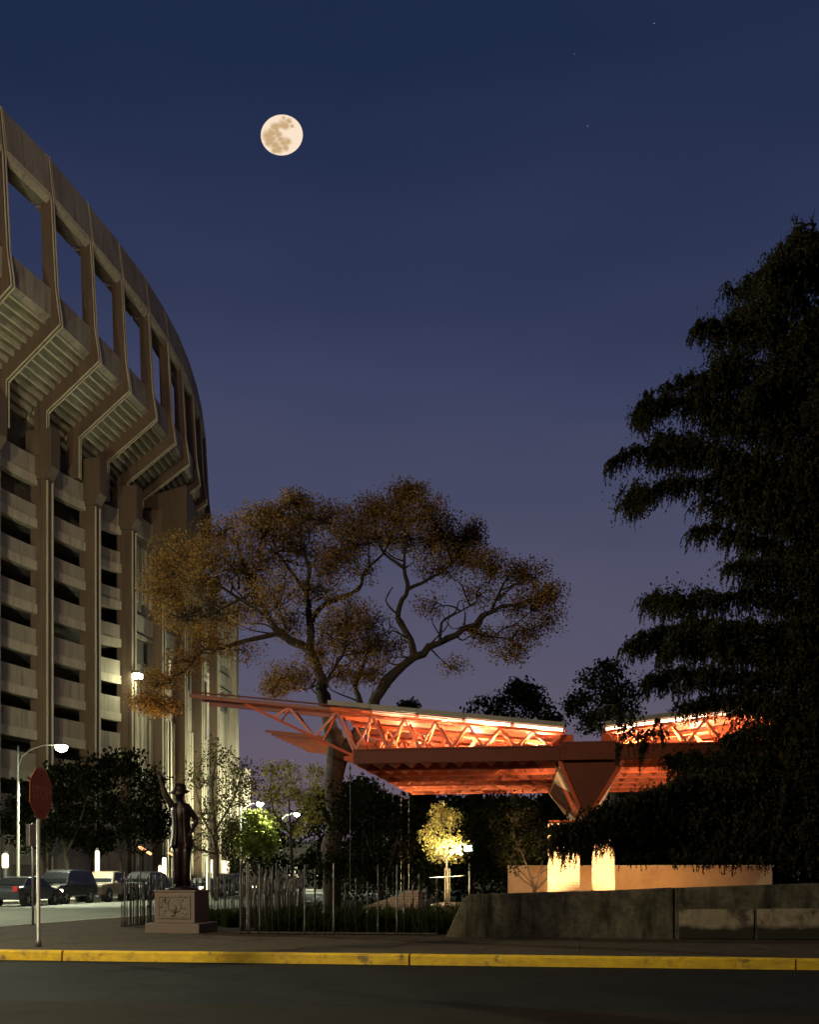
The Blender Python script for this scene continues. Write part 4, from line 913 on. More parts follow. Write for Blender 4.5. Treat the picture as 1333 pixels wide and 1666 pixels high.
OC = [(300, 900, 50, 38), (352, 872, 52, 36), (410, 868, 50, 40), (455, 840, 40, 28), (500, 838, 42, 26), (540, 842, 34, 26), (603, 832, 32, 26), (645, 822, 42, 24), (688, 832, 38, 26), (715, 860, 34, 30), (768, 868, 20, 22), (760, 905, 40, 26), (800, 925, 42, 26), (858, 935, 40, 22), (888, 968, 24, 22), (845, 985, 34, 20, 0, .6), (858, 1030, 36, 22, 0, .7), (835, 1058, 28, 20, 0, .6), (790, 1035, 26, 18, 0, .5), (700, 890, 46, 32), (645, 880, 36, 28), (600, 880, 28, 26, 0, .6), (560, 890, 38, 30), (500, 890, 50, 34), (440, 905, 52, 34), (380, 920, 54, 36), (320, 945, 54, 36), (268, 965, 36, 28), (290, 1005, 46, 28), (350, 1000, 50, 32), (405, 990, 46, 32), (450, 960, 46, 34), (520, 960, 44, 32), (560, 1000, 42, 32), (600, 1020, 44, 30), (625, 1055, 34, 26), (575, 1060, 42, 26), (545, 1030, 34, 26), (470, 1010, 36, 28, 0, .7), (475, 1100, 34, 24), (448, 1118, 22, 18), (515, 1065, 30, 24, 0, .7), (600, 1095, 28, 18, 0, .7), (560, 1100, 26, 18, 0, .6), (340, 1035, 44, 22, 0, .7), (300, 1075, 36, 22, 0, .7), (255, 1105, 40, 18, 0, .8), (240, 1143, 40, 13, -.5, .9), (265, 1150, 26, 12, -.5, .7), (720, 925, 40, 22, 0, .6), (780, 970, 36, 20, 0, .45), (740, 1085, 30, 14, 0, .2), (700, 985, 30, 18, 0, .3), (895, 1010, 20, 20, 0, .4), (395, 1060, 40, 18, 0, .35), (665, 800, 30, 12), (480, 815, 26, 12), (590, 930, 24, 18, 0, .35), (575, 855, 30, 26), (430, 845, 30, 22), (540, 915, 34, 26), (470, 870, 36, 28), (335, 905, 36, 30), (735, 885, 30, 28), (640, 850, 36, 26), (260, 930, 26, 24, 0, .7), (410, 940, 36, 28)]
tree('oak_tree', 'huge spreading oak with brown leaves growing up through the pavilion wing', 32, OAK, OC, M['leaf_oak'], .076, sub=50, per=36, depth=1.3, seed=3, twig=.011, spread=.72, side=170)

# ---- trees round about (pixel outlines, own distances)
tree('street_tree', 'dense dark street tree behind the stop sign', 71, [([(112, 1460), (108, 1410), (104, 1375), (85, 1330), (70, 1300)], .2, .06), ([(106, 1390), (125, 1350), (140, 1300)], .12, .05)],
     [(45, 1305, 40, 40), (85, 1275, 42, 36), (125, 1262, 42, 32), (60, 1350, 46, 34), (110, 1325, 46, 44), (25, 1330, 24, 40)], M['leaf_dark'], .3, sub=34, per=30, bark='bark_d', seed=5, spread=.6, group='dark street trees before the stadium')
tree('street_tree', 'dense dark street tree left of the raised bronze arm', 73, [([(198, 1460), (196, 1410), (190, 1360), (180, 1310)], .2, .06), ([(194, 1390), (215, 1340), (235, 1290)], .12, .05)],
     [(165, 1265, 42, 36), (205, 1250, 40, 30), (240, 1290, 34, 44), (170, 1325, 48, 46), (220, 1345, 46, 40), (255, 1340, 26, 36), (150, 1370, 34, 24)], M['leaf_dark'], .3, sub=34, per=30, bark='bark_d', seed=6, spread=.6, group='dark street trees before the stadium')
tree('young_tree', 'thin loose tree in front of the stadium end right of the statue', 46, [([(352, 1450), (352, 1400), (350, 1350), (345, 1290), (350, 1235)], .12, .03), ([(351, 1370), (330, 1330), (318, 1280)], .06, .02), ([(351, 1350), (380, 1300), (395, 1250)], .06, .02), ([(352, 1390), (310, 1375), (300, 1350)], .05, .02)],
     [(345, 1225, 30, 26, 0, .6), (380, 1245, 30, 30, 0, .7), (325, 1270, 34, 30, 0, .8), (365, 1290, 40, 34), (395, 1300, 26, 34, 0, .6), (335, 1330, 38, 30), (385, 1345, 32, 30, 0, .8), (310, 1370, 30, 24, 0, .7), (405, 1265, 14, 18, 0, .4), (350, 1375, 30, 20, 0, .6)], M['leaf_olive'], .13, sub=26, per=22, seed=8, spread=.6)
tree('street_tree', 'bright green tree glowing under the small far street lamp', 106, [([(416, 1450), (416, 1410), (414, 1370)], .16, .06), ([(415, 1395), (400, 1360)], .08, .03), ([(415, 1390), (432, 1355)], .08, .03)],
     [(405, 1350, 22, 22), (428, 1350, 20, 22), (416, 1380, 26, 22), (395, 1375, 16, 18), (440, 1375, 14, 18), (412, 1330, 12, 10)], M['leaf_green'], .36, sub=26, per=18, seed=9, spread=.5)
tree('garden_tree', 'yellow-topped tree with a slim trunk between the two far lamps', 98, [([(476, 1450), (475, 1400), (473, 1350), (470, 1300)], .2, .06), ([(474, 1360), (445, 1320), (440, 1270)], .1, .03), ([(473, 1350), (500, 1310), (515, 1270)], .1, .03)],
     [(445, 1252, 26, 16, 0, .7), (470, 1262, 22, 18, 0, .6), (515, 1262, 22, 16, 0, .6), (440, 1290, 34, 20), (480, 1290, 34, 22), (515, 1295, 28, 24), (450, 1320, 34, 20, 1, .6), (505, 1330, 30, 22, 1, .7), (485, 1350, 22, 18, 1, .4)], M['leaf_gold'], .3, sub=26, per=22, seed=10, spread=.55)
tree('garden_shrub', 'dark leafy shrub behind the fence below the rain chains', 30.5, [([(618, 1470), (615, 1430), (605, 1390), (590, 1340)], .06, .02), ([(618, 1465), (635, 1410), (650, 1350)], .05, .02), ([(614, 1440), (570, 1390), (560, 1350)], .04, .015)],
     [(560, 1340, 36, 34), (600, 1310, 36, 30), (640, 1330, 34, 36), (575, 1390, 42, 34), (625, 1385, 40, 36), (655, 1375, 22, 30), (545, 1410, 30, 26), (610, 1420, 40, 22), (590, 1285, 22, 16, 0, .6), (560, 1300, 26, 22)], M['leaf_dark'], .1, sub=30, per=26, bark='bark_d', seed=11, spread=.8)
tree('sapling', 'small staked sapling floodlit bright yellow under the pavilion', 37.5, [([(728, 1455), (728, 1420), (726, 1395), (722, 1360), (718, 1325)], .05, .018), ([(727, 1400), (700, 1370), (690, 1345)], .025, .01), ([(727, 1395), (750, 1365), (758, 1335)], .025, .01), ([(725, 1385), (705, 1350), (700, 1330)], .02, .008), ([(724, 1375), (738, 1345), (735, 1315)], .02, .008)],
     [(705, 1345, 16, 18), (720, 1330, 14, 16), (740, 1335, 16, 18), (705, 1375, 18, 16), (728, 1370, 20, 20), (750, 1370, 16, 18), (718, 1395, 18, 10), (742, 1395, 14, 9), (712, 1318, 8, 10, 0, .6), (695, 1360, 8, 10, 0, .6)], M['leaf_sap'], .1, sub=20, per=20, seed=12, twig=.006, spread=.45)
tree('garden_tree', 'dark bushy tree with thin spreading stems before the amber wall', 31, [([(872, 1450), (862, 1420), (850, 1390), (830, 1350)], .05, .02), ([(872, 1448), (880, 1415), (890, 1380)], .035, .012), ([(872, 1448), (900, 1420), (925, 1400)], .025, .01), ([(871, 1446), (845, 1425), (825, 1400)], .03, .01), ([(866, 1430), (905, 1405), (930, 1385)], .018, .008), ([(868, 1440), (840, 1410), (800, 1385)], .02, .01)],
     [(790, 1330, 30, 30), (830, 1320, 34, 30), (865, 1335, 30, 30), (800, 1370, 36, 28), (845, 1370, 36, 28), (880, 1370, 24, 22), (775, 1395, 22, 20), (820, 1400, 26, 14, 0, .7), (770, 1350, 14, 26, 0, .7)], M['leaf_dark'], .1, sub=28, per=26, bark='bark_d', seed=13, spread=.8)
tree('background_tree', 'round dark tree showing above the pavilion roof', 62, [([(838, 1445), (838, 1300), (838, 1220), (835, 1160)], .3, .1)],
     [(800, 1160, 40, 26), (840, 1135, 36, 22), (875, 1145, 30, 24), (895, 1175, 20, 22), (830, 1185, 60, 26), (770, 1185, 22, 16), (850, 1118, 20, 9, 0, .6), (815, 1240, 60, 40), (870, 1230, 40, 40)], M['leaf_dark'], .24, sub=34, per=26, bark='bark_d', seed=14, spread=.6)
tree('background_tree', 'small treetop poking above the roof beside the oak', 75, [([(668, 1445), (668, 1250), (669, 1160)], .2, .06)],
     [(668, 1146, 15, 9), (660, 1152, 8, 6), (700, 1168, 12, 8), (740, 1172, 14, 8), (690, 1200, 30, 18)], M['leaf_dark'], .24, sub=18, per=20, bark='bark_d', seed=15, spread=.4)
tree('background_tree', 'dark open tree beyond the pavilion, left of the cypress', 48, [([(1000, 1445), (1000, 1300), (995, 1200), (985, 1130)], .25, .06), ([(997, 1220), (960, 1160), (945, 1120)], .1, .03)],
     [(965, 1105, 26, 16, 0, .7), (1000, 1110, 28, 26), (950, 1140, 22, 20, 0, .8), (985, 1150, 34, 26), (1020, 1140, 26, 30), (960, 1175, 26, 18), (1010, 1185, 34, 20), (930, 1150, 8, 10, 0, .5), (990, 1085, 14, 8, 0, .6)], M['leaf_dark'], .17, sub=28, per=26, bark='bark_d', seed=16, spread=.6)
# dark belt of trees beyond the garden
belt = [(440, 110, 1320), (520, 105, 1285), (585, 70, 1265), (640, 66, 1290), (700, 68, 1280), (765, 64, 1290), (830, 66, 1285), (895, 62, 1290), (955, 60, 1290), (1050, 58, 1200), (1130, 56, 1190), (1220, 56, 1200), (1310, 56, 1190), (380, 125, 1330)]
names_b = ['beyond the slim trunk by the far lamps', 'beyond the far street lamp at centre left', 'behind the oak trunk', 'behind the dark garden shrub', 'behind the floodlit sapling', 'behind the coffered ceiling, left', 'behind the coffered ceiling, middle', 'behind the polished wedge', 'behind the brick piers', 'behind the cypress tips', 'behind the right wing', 'behind the cypress boughs', 'at the right edge behind the cypress', 'beyond the young tree by the stadium end']
for i, ((px, D, top), nb) in enumerate(zip(belt, names_b)):
    h = 1440-top; rx = 48*64/D if D < 90 else 34
    tree('distant_tree', 'dark distant tree '+nb, D, [([(px, 1445), (px+2, 1445-h*.4), (px-3, top+h*.3)], .22, .08)],
         [(px-rx*.5, top+h*.3, rx*.7, h*.22), (px+rx*.5, top+h*.3, rx*.7, h*.22), (px, top+h*.16, rx*.7, h*.16), (px, top+h*.55, rx*1.1, h*.26), (px-rx*.4, top+h*.8, rx*.8, h*.2), (px+rx*.5, top+h*.8, rx*.8, h*.2)], M['leaf_dark'], .42, sub=30, per=18, bark='bark_d', seed=30+i, spread=.55, group='dark trees beyond the garden')

# ---- bald cypress at right with drooping sprays
CD = 23.5
def cypress():
    r = np.random.default_rng(21); base = P(1425, 1433, CD); base.z = 0
    t = thing('cypress_tree', 'tall dark cypress with drooping feathery boughs at the right edge', 'tree', base)
    tk = MB()
    tr = [P(1425, 1515, CD), P(1428, 1300, CD), P(1422, 1000, CD), P(1425, 700, CD), P(1422, 480, CD), P(1420, 400, CD)]
    tr[0].z = -.1
    tk.tube(smooth_path(tr), [.42-.36*i/15 for i in range(16)], 10)
    LB = [[(1420, 480), (1390, 450), (1340, 425)], [(1420, 420), (1345, 392), (1290, 398)], [(1420, 500), (1360, 440), (1310, 430), (1280, 455)], [(1420, 560), (1330, 495), (1240, 465), (1188, 476)], [(1420, 600), (1340, 560), (1250, 520), (1200, 510)], [(1420, 640), (1300, 560), (1200, 528), (1136, 532)], [(1420, 690), (1330, 640), (1220, 590), (1160, 600)], [(1420, 720), (1280, 650), (1150, 615), (1090, 625)],
          [(1420, 760), (1300, 700), (1180, 650), (1120, 645)], [(1420, 780), (1250, 700), (1120, 655), (1040, 662)], [(1420, 830), (1260, 770), (1120, 730), (1002, 745)], [(1420, 850), (1300, 790), (1180, 740), (1080, 715)], [(1420, 900), (1250, 810), (1130, 785), (1038, 806)], [(1420, 930), (1330, 870), (1240, 830), (1150, 815)], [(1420, 950), (1300, 900), (1200, 865), (1135, 865)], [(1420, 990), (1330, 950), (1250, 920), (1180, 915)],
          [(1420, 1010), (1280, 975), (1180, 970), (1105, 982)], [(1420, 1060), (1250, 1025), (1110, 1020), (1022, 1048)], [(1420, 1090), (1300, 1070), (1180, 1050), (1075, 1060)], [(1420, 1120), (1250, 1100), (1110, 1095), (1050, 1110)], [(1420, 1150), (1300, 1140), (1200, 1130), (1110, 1150)], [(1420, 1200), (1300, 1185), (1230, 1190), (1175, 1205)], [(1420, 1240), (1280, 1235), (1180, 1240), (1120, 1255)],
          [(1420, 1260), (1250, 1265), (1130, 1270), (1030, 1300)], [(1420, 1320), (1200, 1300), (1060, 1295), (965, 1335), (895, 1350)], [(1420, 1350), (1200, 1330), (1050, 1335), (960, 1352), (888, 1372)], [(1420, 1375), (1200, 1345), (1000, 1358), (930, 1378)], [(1420, 1400), (1280, 1365), (1120, 1365), (1010, 1372)], [(1420, 1300), (1300, 1290), (1180, 1310), (1090, 1325)], [(1420, 1390), (1330, 1370), (1240, 1372), (1150, 1385)],
          [(1420, 700), (1370, 660), (1320, 650)], [(1420, 800), (1370, 770), (1310, 760)], [(1420, 880), (1360, 850), (1290, 850)], [(1420, 1040), (1370, 1020), (1300, 1015)], [(1420, 1180), (1370, 1160), (1290, 1160)], [(1420, 1290), (1370, 1280), (1300, 1270)], [(1420, 540), (1370, 520), (1310, 525)], [(1420, 470), (1390, 440), (1330, 450)], [(1000, 1150), (1015, 1180), (1010, 1215)], [(1080, 1180), (1060, 1200), (1045, 1225)]]
    rl = random.Random(5); nb = len(LB)-2; extra = []
    for k in range(46):                    # shoots that break up the tiers
        pl = LB[rl.randrange(1, nb)]; i = rl.randrange(1, len(pl)); a = pl[i]
        if a[0] > 1400 or a[1] > 1290: continue
        f = rl.uniform(.2, 1); p0 = (pl[i-1][0]+(a[0]-pl[i-1][0])*f, pl[i-1][1]+(a[1]-pl[i-1][1])*f)
        dx = -rl.uniform(25, 75); dy = rl.uniform(-48, 30)
        if p0[0]+dx < 1010+max(0, 700-p0[1])*.45: dx *= .35
        if p0[0] < 1130: dy *= .5
        extra.append([p0, (p0[0]+dx*.5, p0[1]+dy*.75), (p0[0]+dx, p0[1]+dy)])
    LB[-2:-2] = extra; NL = len(LB)-2
    Cc, Uu, Nn, Ll, Ww = [], [], [], [], []
    for li, pl in enumerate(LB):
        dd = r.uniform(-1.4, 1.6) if li < NL else -.3
        m = len(pl)-1
        pts = smooth_path([P(p[0], p[1], CD+(dd*i/m)) for i, p in enumerate(pl)], 6)
        pts = [p+Vector(r.normal(size=3))*.05 for p in pts]; n = len(pts)
        r0 = .07 if n > 12 else .04
        if li >= NL: r0 = .012
        tk.tube(pts, [r0*(1-.85*i/(n-1)) for i in range(n)], 5)
        A = np.array([tuple(p) for p in pts]); seg = np.linalg.norm(np.diff(A, axis=0), axis=1); cum = np.concatenate([[0], np.cumsum(seg)]); tot = cum[-1]
        # side twigs carry hanging sprays
        s = .25 if li < NL else .05
        while s < tot:
            f = s/tot; p = np.array([np.interp(s, cum, A[:, k]) for k in range(3)])
            d = A[min(int(f*(n-1))+1, n-1)]-A[int(f*(n-1))]; d = d/(np.linalg.norm(d)+1e-6)
            ntw = 4 if li < NL else 1
            for q in range(ntw):
                side = r.choice([-1, 1]); ln = r.uniform(.25, 1.0)*(1.25-f*.85)
                tip = p+np.array([d[0]*.55+r.normal()*.15, side*r.uniform(.4, 1), r.uniform(-.12, .22)])*ln
                tk.tube([p, (p+tip)/2+np.array([0, 0, .05]), tip], [.012, .009, .004], 3)
                ns = max(2, int(ln/.13))
                for k in range(ns):
                    a = p+(tip-p)*((k+r.random())/ns)
                    hl = r.uniform(.16, .5)*(.8+.4*r.random()); nl = int(hl/.017)
                    tt = (np.arange(nl)+.5)/nl
                    dx = d[0]*.14+r.normal()*.06; dy = r.normal()*.08
                    c = a[None, :]+np.stack([dx*np.sin(tt*1.6), dy*tt, .03*np.sin(tt*3)-hl*tt**1.25], 1)
                    u = np.stack([r.normal(size=nl)*.55, r.normal(size=nl)*.55, -np.ones(nl)*.8], 1); u /= np.linalg.norm(u, axis=1)[:, None]
                    c = c+u*.02+r.normal(size=(nl, 3))*.018*(1-tt)[:, None]
                    nn = np.cross(u, unit(nl, r)); nn /= np.linalg.norm(nn, axis=1)[:, None]
                    Cc.append(c); Uu.append(u); Nn.append(nn); l_ = r.uniform(.03, .058, nl)*(1.2-.5*tt); Ll.append(l_); Ww.append(l_*.42)
            if li < NL and r.random() < (.85 if pl[-1][1] > 950 else .62):     # leafy mass along the bough
                nl = int(95*(1.15-f*.6)); sg = .25*(1.2-f*.8)
                c = p[None, :]+r.normal(size=(nl, 3))*np.array([sg, sg*1.8, sg*.75])+np.array([0, 0, -.05])
                u = np.stack([r.normal(size=nl)*.5, r.normal(size=nl)*.5, -np.ones(nl)*.8], 1); u /= np.linalg.norm(u, axis=1)[:, None]
                nn = np.cross(u, unit(nl, r)); nn /= np.linalg.norm(nn, axis=1)[:, None]; l_ = r.uniform(.028, .06, nl)
                Cc.append(c); Uu.append(u); Nn.append(nn); Ll.append(l_); Ww.append(l_*.42)
            s += r.uniform(.09, .17)
    # irregular leafy masses that join the boughs
    CL = [(1300, 450, 45, 40), (1240, 500, 50, 40), (1190, 570, 50, 40), (1290, 590, 70, 70), (1210, 690, 75, 50), (1300, 740, 60, 80), (1250, 840, 70, 60), (1310, 930, 50, 60), (1235, 940, 45, 36), (1160, 1010, 55, 32), (1090, 1050, 50, 32), (1200, 1060, 80, 50), (1300, 1070, 50, 70), (1130, 1110, 55, 36), (1250, 1150, 75, 45), (1210, 1225, 60, 28), (1300, 1200, 40, 60), (1150, 1290, 75, 34), (1250, 1285, 75, 50), (1060, 1325, 60, 30), (1180, 1350, 95, 36), (1290, 1350, 55, 45), (980, 1345, 48, 22), (925, 1358, 34, 18), (1100, 1385, 60, 20), (1210, 1392, 80, 20), (1300, 1400, 40, 22), (955, 1318, 36, 14), (1030, 1390, 34, 12)]
    for cx, cy, rx, ry in CL:
        for q in range(int(rx*ry/26)):
            d_ = unit(1, r)[0]*r.random()**.4; a = np.array(P(cx+d_[0]*rx, cy-abs(d_[2])*ry*.3+d_[2]*ry*.7, CD+d_[1]*1.3))
            hl = r.uniform(.12, .42); nl = int(hl/.02); tt = (np.arange(nl)+.5)/nl
            c = a[None, :]+np.stack([r.normal()*.10*tt-.05*np.sin(tt*2), r.normal()*.08*tt, -hl*tt**1.2], 1)+r.normal(size=(nl, 3))*.03*(1.1-tt)[:, None]
            u = np.stack([r.normal(size=nl)*.55, r.normal(size=nl)*.55, -np.ones(nl)*.8], 1); u /= np.linalg.norm(u, axis=1)[:, None]
            nn = np.cross(u, unit(nl, r)); nn /= np.linalg.norm(nn, axis=1)[:, None]; l_ = r.uniform(.03, .058, nl)*(1.2-.5*tt)
            Cc.append(c); Uu.append(u); Nn.append(nn); Ll.append(l_); Ww.append(l_*.42)
    tk.build('trunk', M['bark_d'], t, True, off=base, fix=False)
    C = np.concatenate(Cc); py_ = HOR-(C[:, 2]-EYE)/C[:, 1]*FP; px_ = 666.5+C[:, 0]/C[:, 1]*FP; keep = py_ > 372+np.maximum(0, 1310-px_)*.35+8*np.sin(px_*.11)
    C = C[keep]; Nn, Uu, Ww, Ll = [np.concatenate(q)[keep] for q in (Nn, Uu, Ww, Ll)]
    put('crown', leaf_mesh('crown', C-np.array(base), Nn, Uu, Ww, Ll, M['leaf_cyp']), t)
cypress()

# ---- grasses and ground cover behind the fence
def grass(name, label, gx0, gx1, gy0, gy1, n, h0, h1, m, seed):
    r = np.random.default_rng(seed); x = r.uniform(gx0, gx1, n); y = r.uniform(gy0, gy1, n)
    # tufts
    tx = r.uniform(gx0, gx1, n//40); ty = r.uniform(gy0, gy1, n//40); k = r.integers(0, len(tx), n)
    x = np.clip(tx[k]+r.normal(size=n)*.09, gx0, gx1); y = np.clip(ty[k]+r.normal(size=n)*.09, gy0, gy1)
    hh = r.uniform(h0, h1, n)*(.75+.5*r.random(len(tx)))[k]
    base = np.stack([x*CY+y*SY, -x*SY+y*CY, np.full(n, -.02)], 1); lean = r.normal(size=(n, 2))*.35
    mid = base+np.stack([lean[:, 0]*hh*.35, lean[:, 1]*hh*.35, hh*.6], 1); tip = base+np.stack([lean[:, 0]*hh, lean[:, 1]*hh, hh*(1-.25*np.abs(lean[:, 0]))], 1)
    an = r.uniform(0, 6.28, n); sd = np.stack([np.cos(an), np.sin(an), np.zeros(n)], 1)*.009
    V = np.stack([base-sd, base+sd, mid+sd*.8, tip, mid-sd*.8], 1)
    me = bpy.data.meshes.new(name); me.vertices.add(5*n); me.vertices.foreach_set('co', V.ravel().astype(np.float32))
    me.loops.add(5*n); me.loops.foreach_set('vertex_index', np.arange(5*n, dtype=np.int32)); me.polygons.add(n)
    me.polygons.foreach_set('loop_start', np.arange(0, 5*n, 5, dtype=np.int32)); me.polygons.foreach_set('loop_total', np.full(n, 5, dtype=np.int32)); me.update(calc_edges=True)
    me.materials.append(m); o = put(name, me); tag(o, label, 'grass'); o['kind'] = 'stuff'; return o
grass('tall_grass', 'tall dark grass tufts filling the bed behind the rod fence', -6.7, -2.3, 21.8, 24.6, 9000, .28, .62, M['leaf_grass'], 41)
grass('tall_grass', 'dark grass tufts around the back of the statue', -9.9, -6.95, 24.5, 26.8, 2500, .25, .5, M['leaf_grass'], 42)
grass('ground_cover', 'low dark ground cover deeper in the garden', -9.9, -3, 27.2, 34, 7000, .2, .45, M['leaf_grass'], 43)

def hedge(name, label, gx0, gx1, gy, h, n, m, seed, wd=.5, leaf=.07):
    r = np.random.default_rng(seed); x = r.uniform(gx0, gx1, n); y = gy+r.normal(size=n)*wd*.5; hh = h*(.86+.14*np.sin(x*1.7)*np.cos(x*.6+1)); z = hh*r.random(n)**.6
    t = thing(name, label, 'hedge', G((gx0+gx1)/2, gy, 0)); off = np.array(G((gx0+gx1)/2, gy, 0))
    C = np.stack([x*CY+y*SY, -x*SY+y*CY, z], 1)-off; U = unit(n, r); N = np.cross(U, unit(n, r)); N /= np.linalg.norm(N, axis=1)[:, None]
    L = leaf*r.uniform(.6, 1.3, n); put('foliage', leaf_mesh('foliage', C, N, U, L*.55, L, m), t)
    st_ = MB()
    for k in range(int((gx1-gx0)/.6)):
        p = G(gx0+.3+k*.6, gy, 0)-Vector(off); st_.tube([p, p+Vector((random.uniform(-.1, .1), 0, h*.7))], [.03, .01], 4)
    st_.build('stems', M['bark_d'], t)
hedge('hedge', 'dark hedge closing the garden behind the pavilion', -10, 16, 44.5, 2.7, 16000, M['leaf_dark'], 51, .9, .12)
fb = thing('far_building', 'low dark building far beyond the garden trees', 'building', P(560, 1433, 150)-Vector((0, 0, EYE)), GR)
MB().box(-26, 60, 0, 14, -.2, 6.2).build('wall', M['conc_dark'], fb)
MB().box(-26.4, 60.4, -.4, 14.4, 6.2, 6.6).build('roof', M['dark'], fb)
for k in range(14):
    wn = MB().box(-24+k*4, -22.4+k*4, -.06, 0.0-.002, 1.4, 3.4).build('window', M['dark'], fb); MB().box(-23.9+k*4, -22.5+k*4, -.09, -.061, 1.5, 3.3).build('pane', M['door_lit'] if k in (1, 4, 5) else M['glass'], wn)
# small uplight under the low oak bough
ou = thing('ground_flood', 'small ground uplight in the bed left of the statue, under the low oak bough', 'floodlight', G(-10.2, 31.2, 0), GR)
MB().lathe([(.12, 0), (.12, .1), (.09, .16)], n=10).build('housing', M['dark'], ou)
tip = P(243, 1146, 31.5); src = G(-10.2, 31.2, .25)
lamp('uplight_beam', 'SPOT', LW['oak'], (1, .62, .26), (0, 0, .25), ou, .05, rot=aim(Matrix.Rotation(-GR, 3, 'Z') @ (tip-src)), spot=17, blend=.5)
# sapling stakes and the bright flood lamp beside it
sx = thing('sapling_stake', 'thin wooden stakes tied to the floodlit sapling', 'stake', Vector((P(728, 1433, 37.5).x, 37.5, .28)))
for dx in (-.42, .42): MB().tube([(dx*.2, 0, -.02), (dx*.2, 0, 1.25)], .02, 6).build('stake', M['bark'], sx)
MB().tube([(-.62, 0, .93), (.6, 0, 1.0)], .013, 5).build('tie', M['metal'], sx)
fl = thing('garden_floodlight', 'dazzling white garden floodlight right of the yellow sapling', 'floodlight', Vector((P(764, 1433, 36.4).x, 36.4, .28)))
zz = P(764, 1381, 36.4).z-.28
MB().tube([(0, 0, 0), (0, 0, zz-.12)], .03, 8).build('post', M['dark'], fl)
MB().box(-.14, .14, .02, .2, -.1, .12).build('housing', M['dark'], fl).location = (0, 0, zz)
MB().box(-.16, .1, -.02, .019, -.09, .11).build('lens', M['bulb_cool'], fl, bevel=.02).location = (0, 0, zz)
lamp('flood_beam', 'SPOT', LW['sap'], (1, .86, .45), (-.15, -.25, zz), fl, .1, rot=aim((-1, .55, -.02)), spot=130, blend=.5)
lamp('flood_beam', 'SPOT', LW['sap']*.5, (1, .86, .45), (-.9, -1.2, .1), fl, .1, rot=aim((-.1, 1, 1.2)), spot=110, blend=.6)

# small red beacon in the cypress gap
bc = thing('red_beacon', 'tiny red light glowing through the cypress at far right', 'light', P(1304, 1153, 40)-Vector((0, 0, 1)))
MB().lathe([(.03, 0), (.03, .9), (.08, .92), (.08, .95)], n=8).build('stem', M['dark'], bc)
MB().lathe([(.1, .951), (.12, 1.0), (.09, 1.08), (.02, 1.12)], n=10).build('lens', M['orange_lamp'], bc, True)

# ================================================================== MOON AND STARS
mc = P(458.5, 220, 3000); mr = 34.2/FP*3000
bm = bmesh.new(); bmesh.ops.create_uvsphere(bm, u_segments=128, v_segments=80, radius=mr)
me = bpy.data.meshes.new('moon'); bm.to_mesh(me); bm.free(); me.polygons.foreach_set('use_smooth', [True]*len(me.polygons))
mm = bpy.data.materials.new('moon_surface'); mm.use_nodes = True; n = mm.node_tree; L = n.links; b = n.nodes['Principled BSDF']
at = n.nodes.new('ShaderNodeAttribute'); at.attribute_name = 'maria'
ns = n.nodes.new('ShaderNodeTexNoise'); tcx = n.nodes.new('ShaderNodeTexCoord'); L.new(tcx.outputs['Object'], ns.inputs['Vector']); ns.inputs['Scale'].default_value = .06; ns.inputs['Detail'].default_value = 8; ns.inputs['Roughness'].default_value = .65
ma = n.nodes.new('ShaderNodeMath'); ma.operation = 'MULTIPLY_ADD'; ma.inputs[1].default_value = 1.3; ma.inputs[2].default_value = -.65
L.new(ns.outputs[0], ma.inputs[0]); ad = n.nodes.new('ShaderNodeMath'); L.new(ma.outputs[0], ad.inputs[0]); L.new(at.outputs['Fac'], ad.inputs[1])
rp = n.nodes.new('ShaderNodeValToRGB'); rp.color_ramp.elements[0].position = .1; rp.color_ramp.elements[1].position = .85
rp.color_ramp.elements[0].color = lin(255, 232, 205); rp.color_ramp.elements[1].color = lin(205, 172, 128)
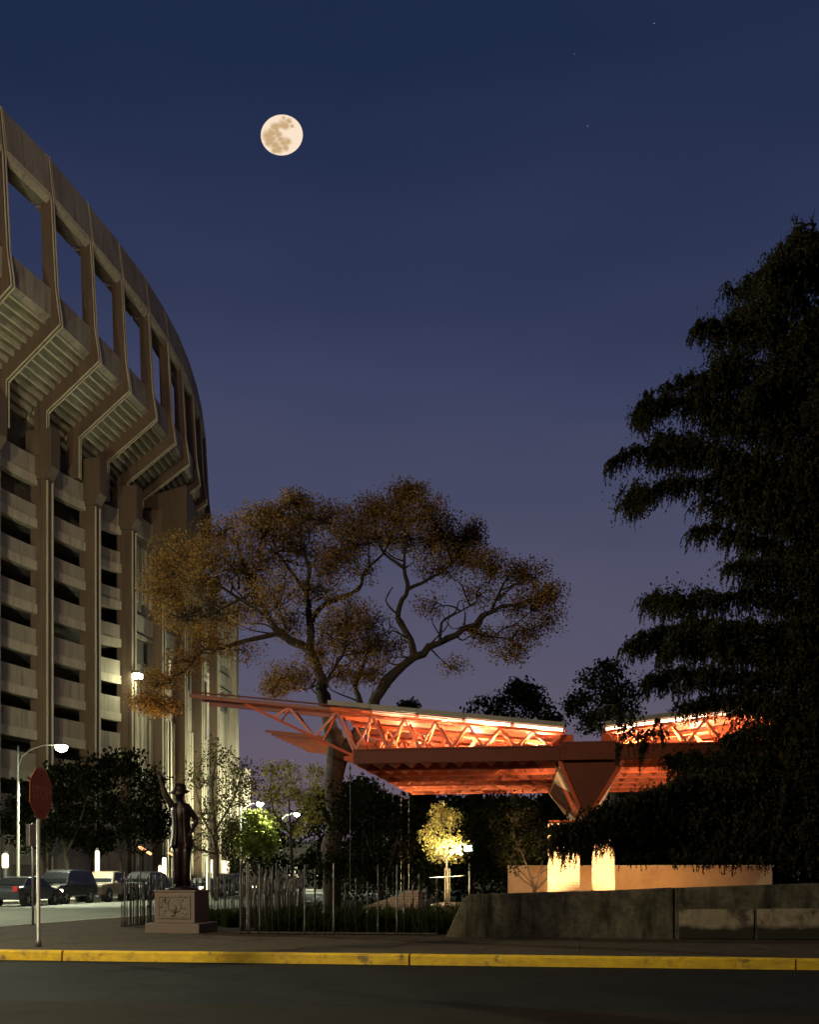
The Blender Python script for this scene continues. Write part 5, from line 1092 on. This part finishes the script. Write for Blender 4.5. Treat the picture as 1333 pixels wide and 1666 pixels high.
L.new(ad.outputs[0], rp.inputs[0]); L.new(rp.outputs[0], b.inputs['Emission Color']); b.inputs['Emission Strength'].default_value = .97; b.inputs['Base Color'].default_value = (0, 0, 0, 1); b.inputs['Specular IOR Level'].default_value = 0
MR = [(0.05, -.52, .20), (.16, -.46, .17), (.30, -.70, .13), (-.12, -.45, .13), (-.32, -.38, .2), (-.62, .05, .24), (-.5, -.08, .22), (-.45, .2, .22), (-.65, .2, .16), (-.14, 0.0, .15), (-.25, -.2, .13), (-.3, .48, .22), (-.12, .68, .2), (.1, .35, .2), (.3, .3, .15), (.2, .6, .15), (.45, -.45, .08), (-.6, .42, .15), (-.3, .75, .14), (-.05, .2, .15), (.05, -.86, .06)]
vals = []
vd = Vector((mc.x, mc.y, mc.z-EYE)).normalized(); rt = vd.cross(Vector((0, 0, 1))).normalized(); upv = rt.cross(vd)
for v in me.vertices:
    x = v.co.dot(rt)/mr; y = -v.co.dot(upv)/mr; q = 0
    if v.co.dot(vd) < 0:
        for cx, cy, cr_ in MR: q = max(q, min(1, max(0, 1.25-math.hypot(x-cx, y-cy)/cr_*.75)))
    vals.append(q)
att = me.attributes.new('maria', 'FLOAT', 'POINT'); att.data.foreach_set('value', vals)
me.materials.append(mm); fw = Vector((0, 1, 0)); ra = (fw-vd*fw.dot(vd)).normalized(); rb = vd.cross(ra)
bmq = Matrix((ra, rb, vd)).transposed(); Sm = Matrix.Diagonal((fw.dot(vd)*.97, 1.0, 1.0))
me.transform((bmq @ Sm @ bmq.transposed()).to_4x4()); mo = put('moon', me, None, mc); tag(mo, 'large full moon hanging in the deep blue sky', 'moon')
for px, py, s, lab in ((1065, 38, 1.3, 'brightest tiny star near the top right'), (957, 205, 1.1, 'faint tiny star below the top right ones'), (935, 88, .8, 'faintest tiny star right of the moon')):
    o = MB().lathe([(.3*s, -s), (.8*s, -.5*s), (s, 0), (.8*s, .5*s), (.3*s, s)], n=8).build('star', M['star'], None, True); o.location = P(px, py, 2900); tag(o, lab, 'star', 'faint stars')
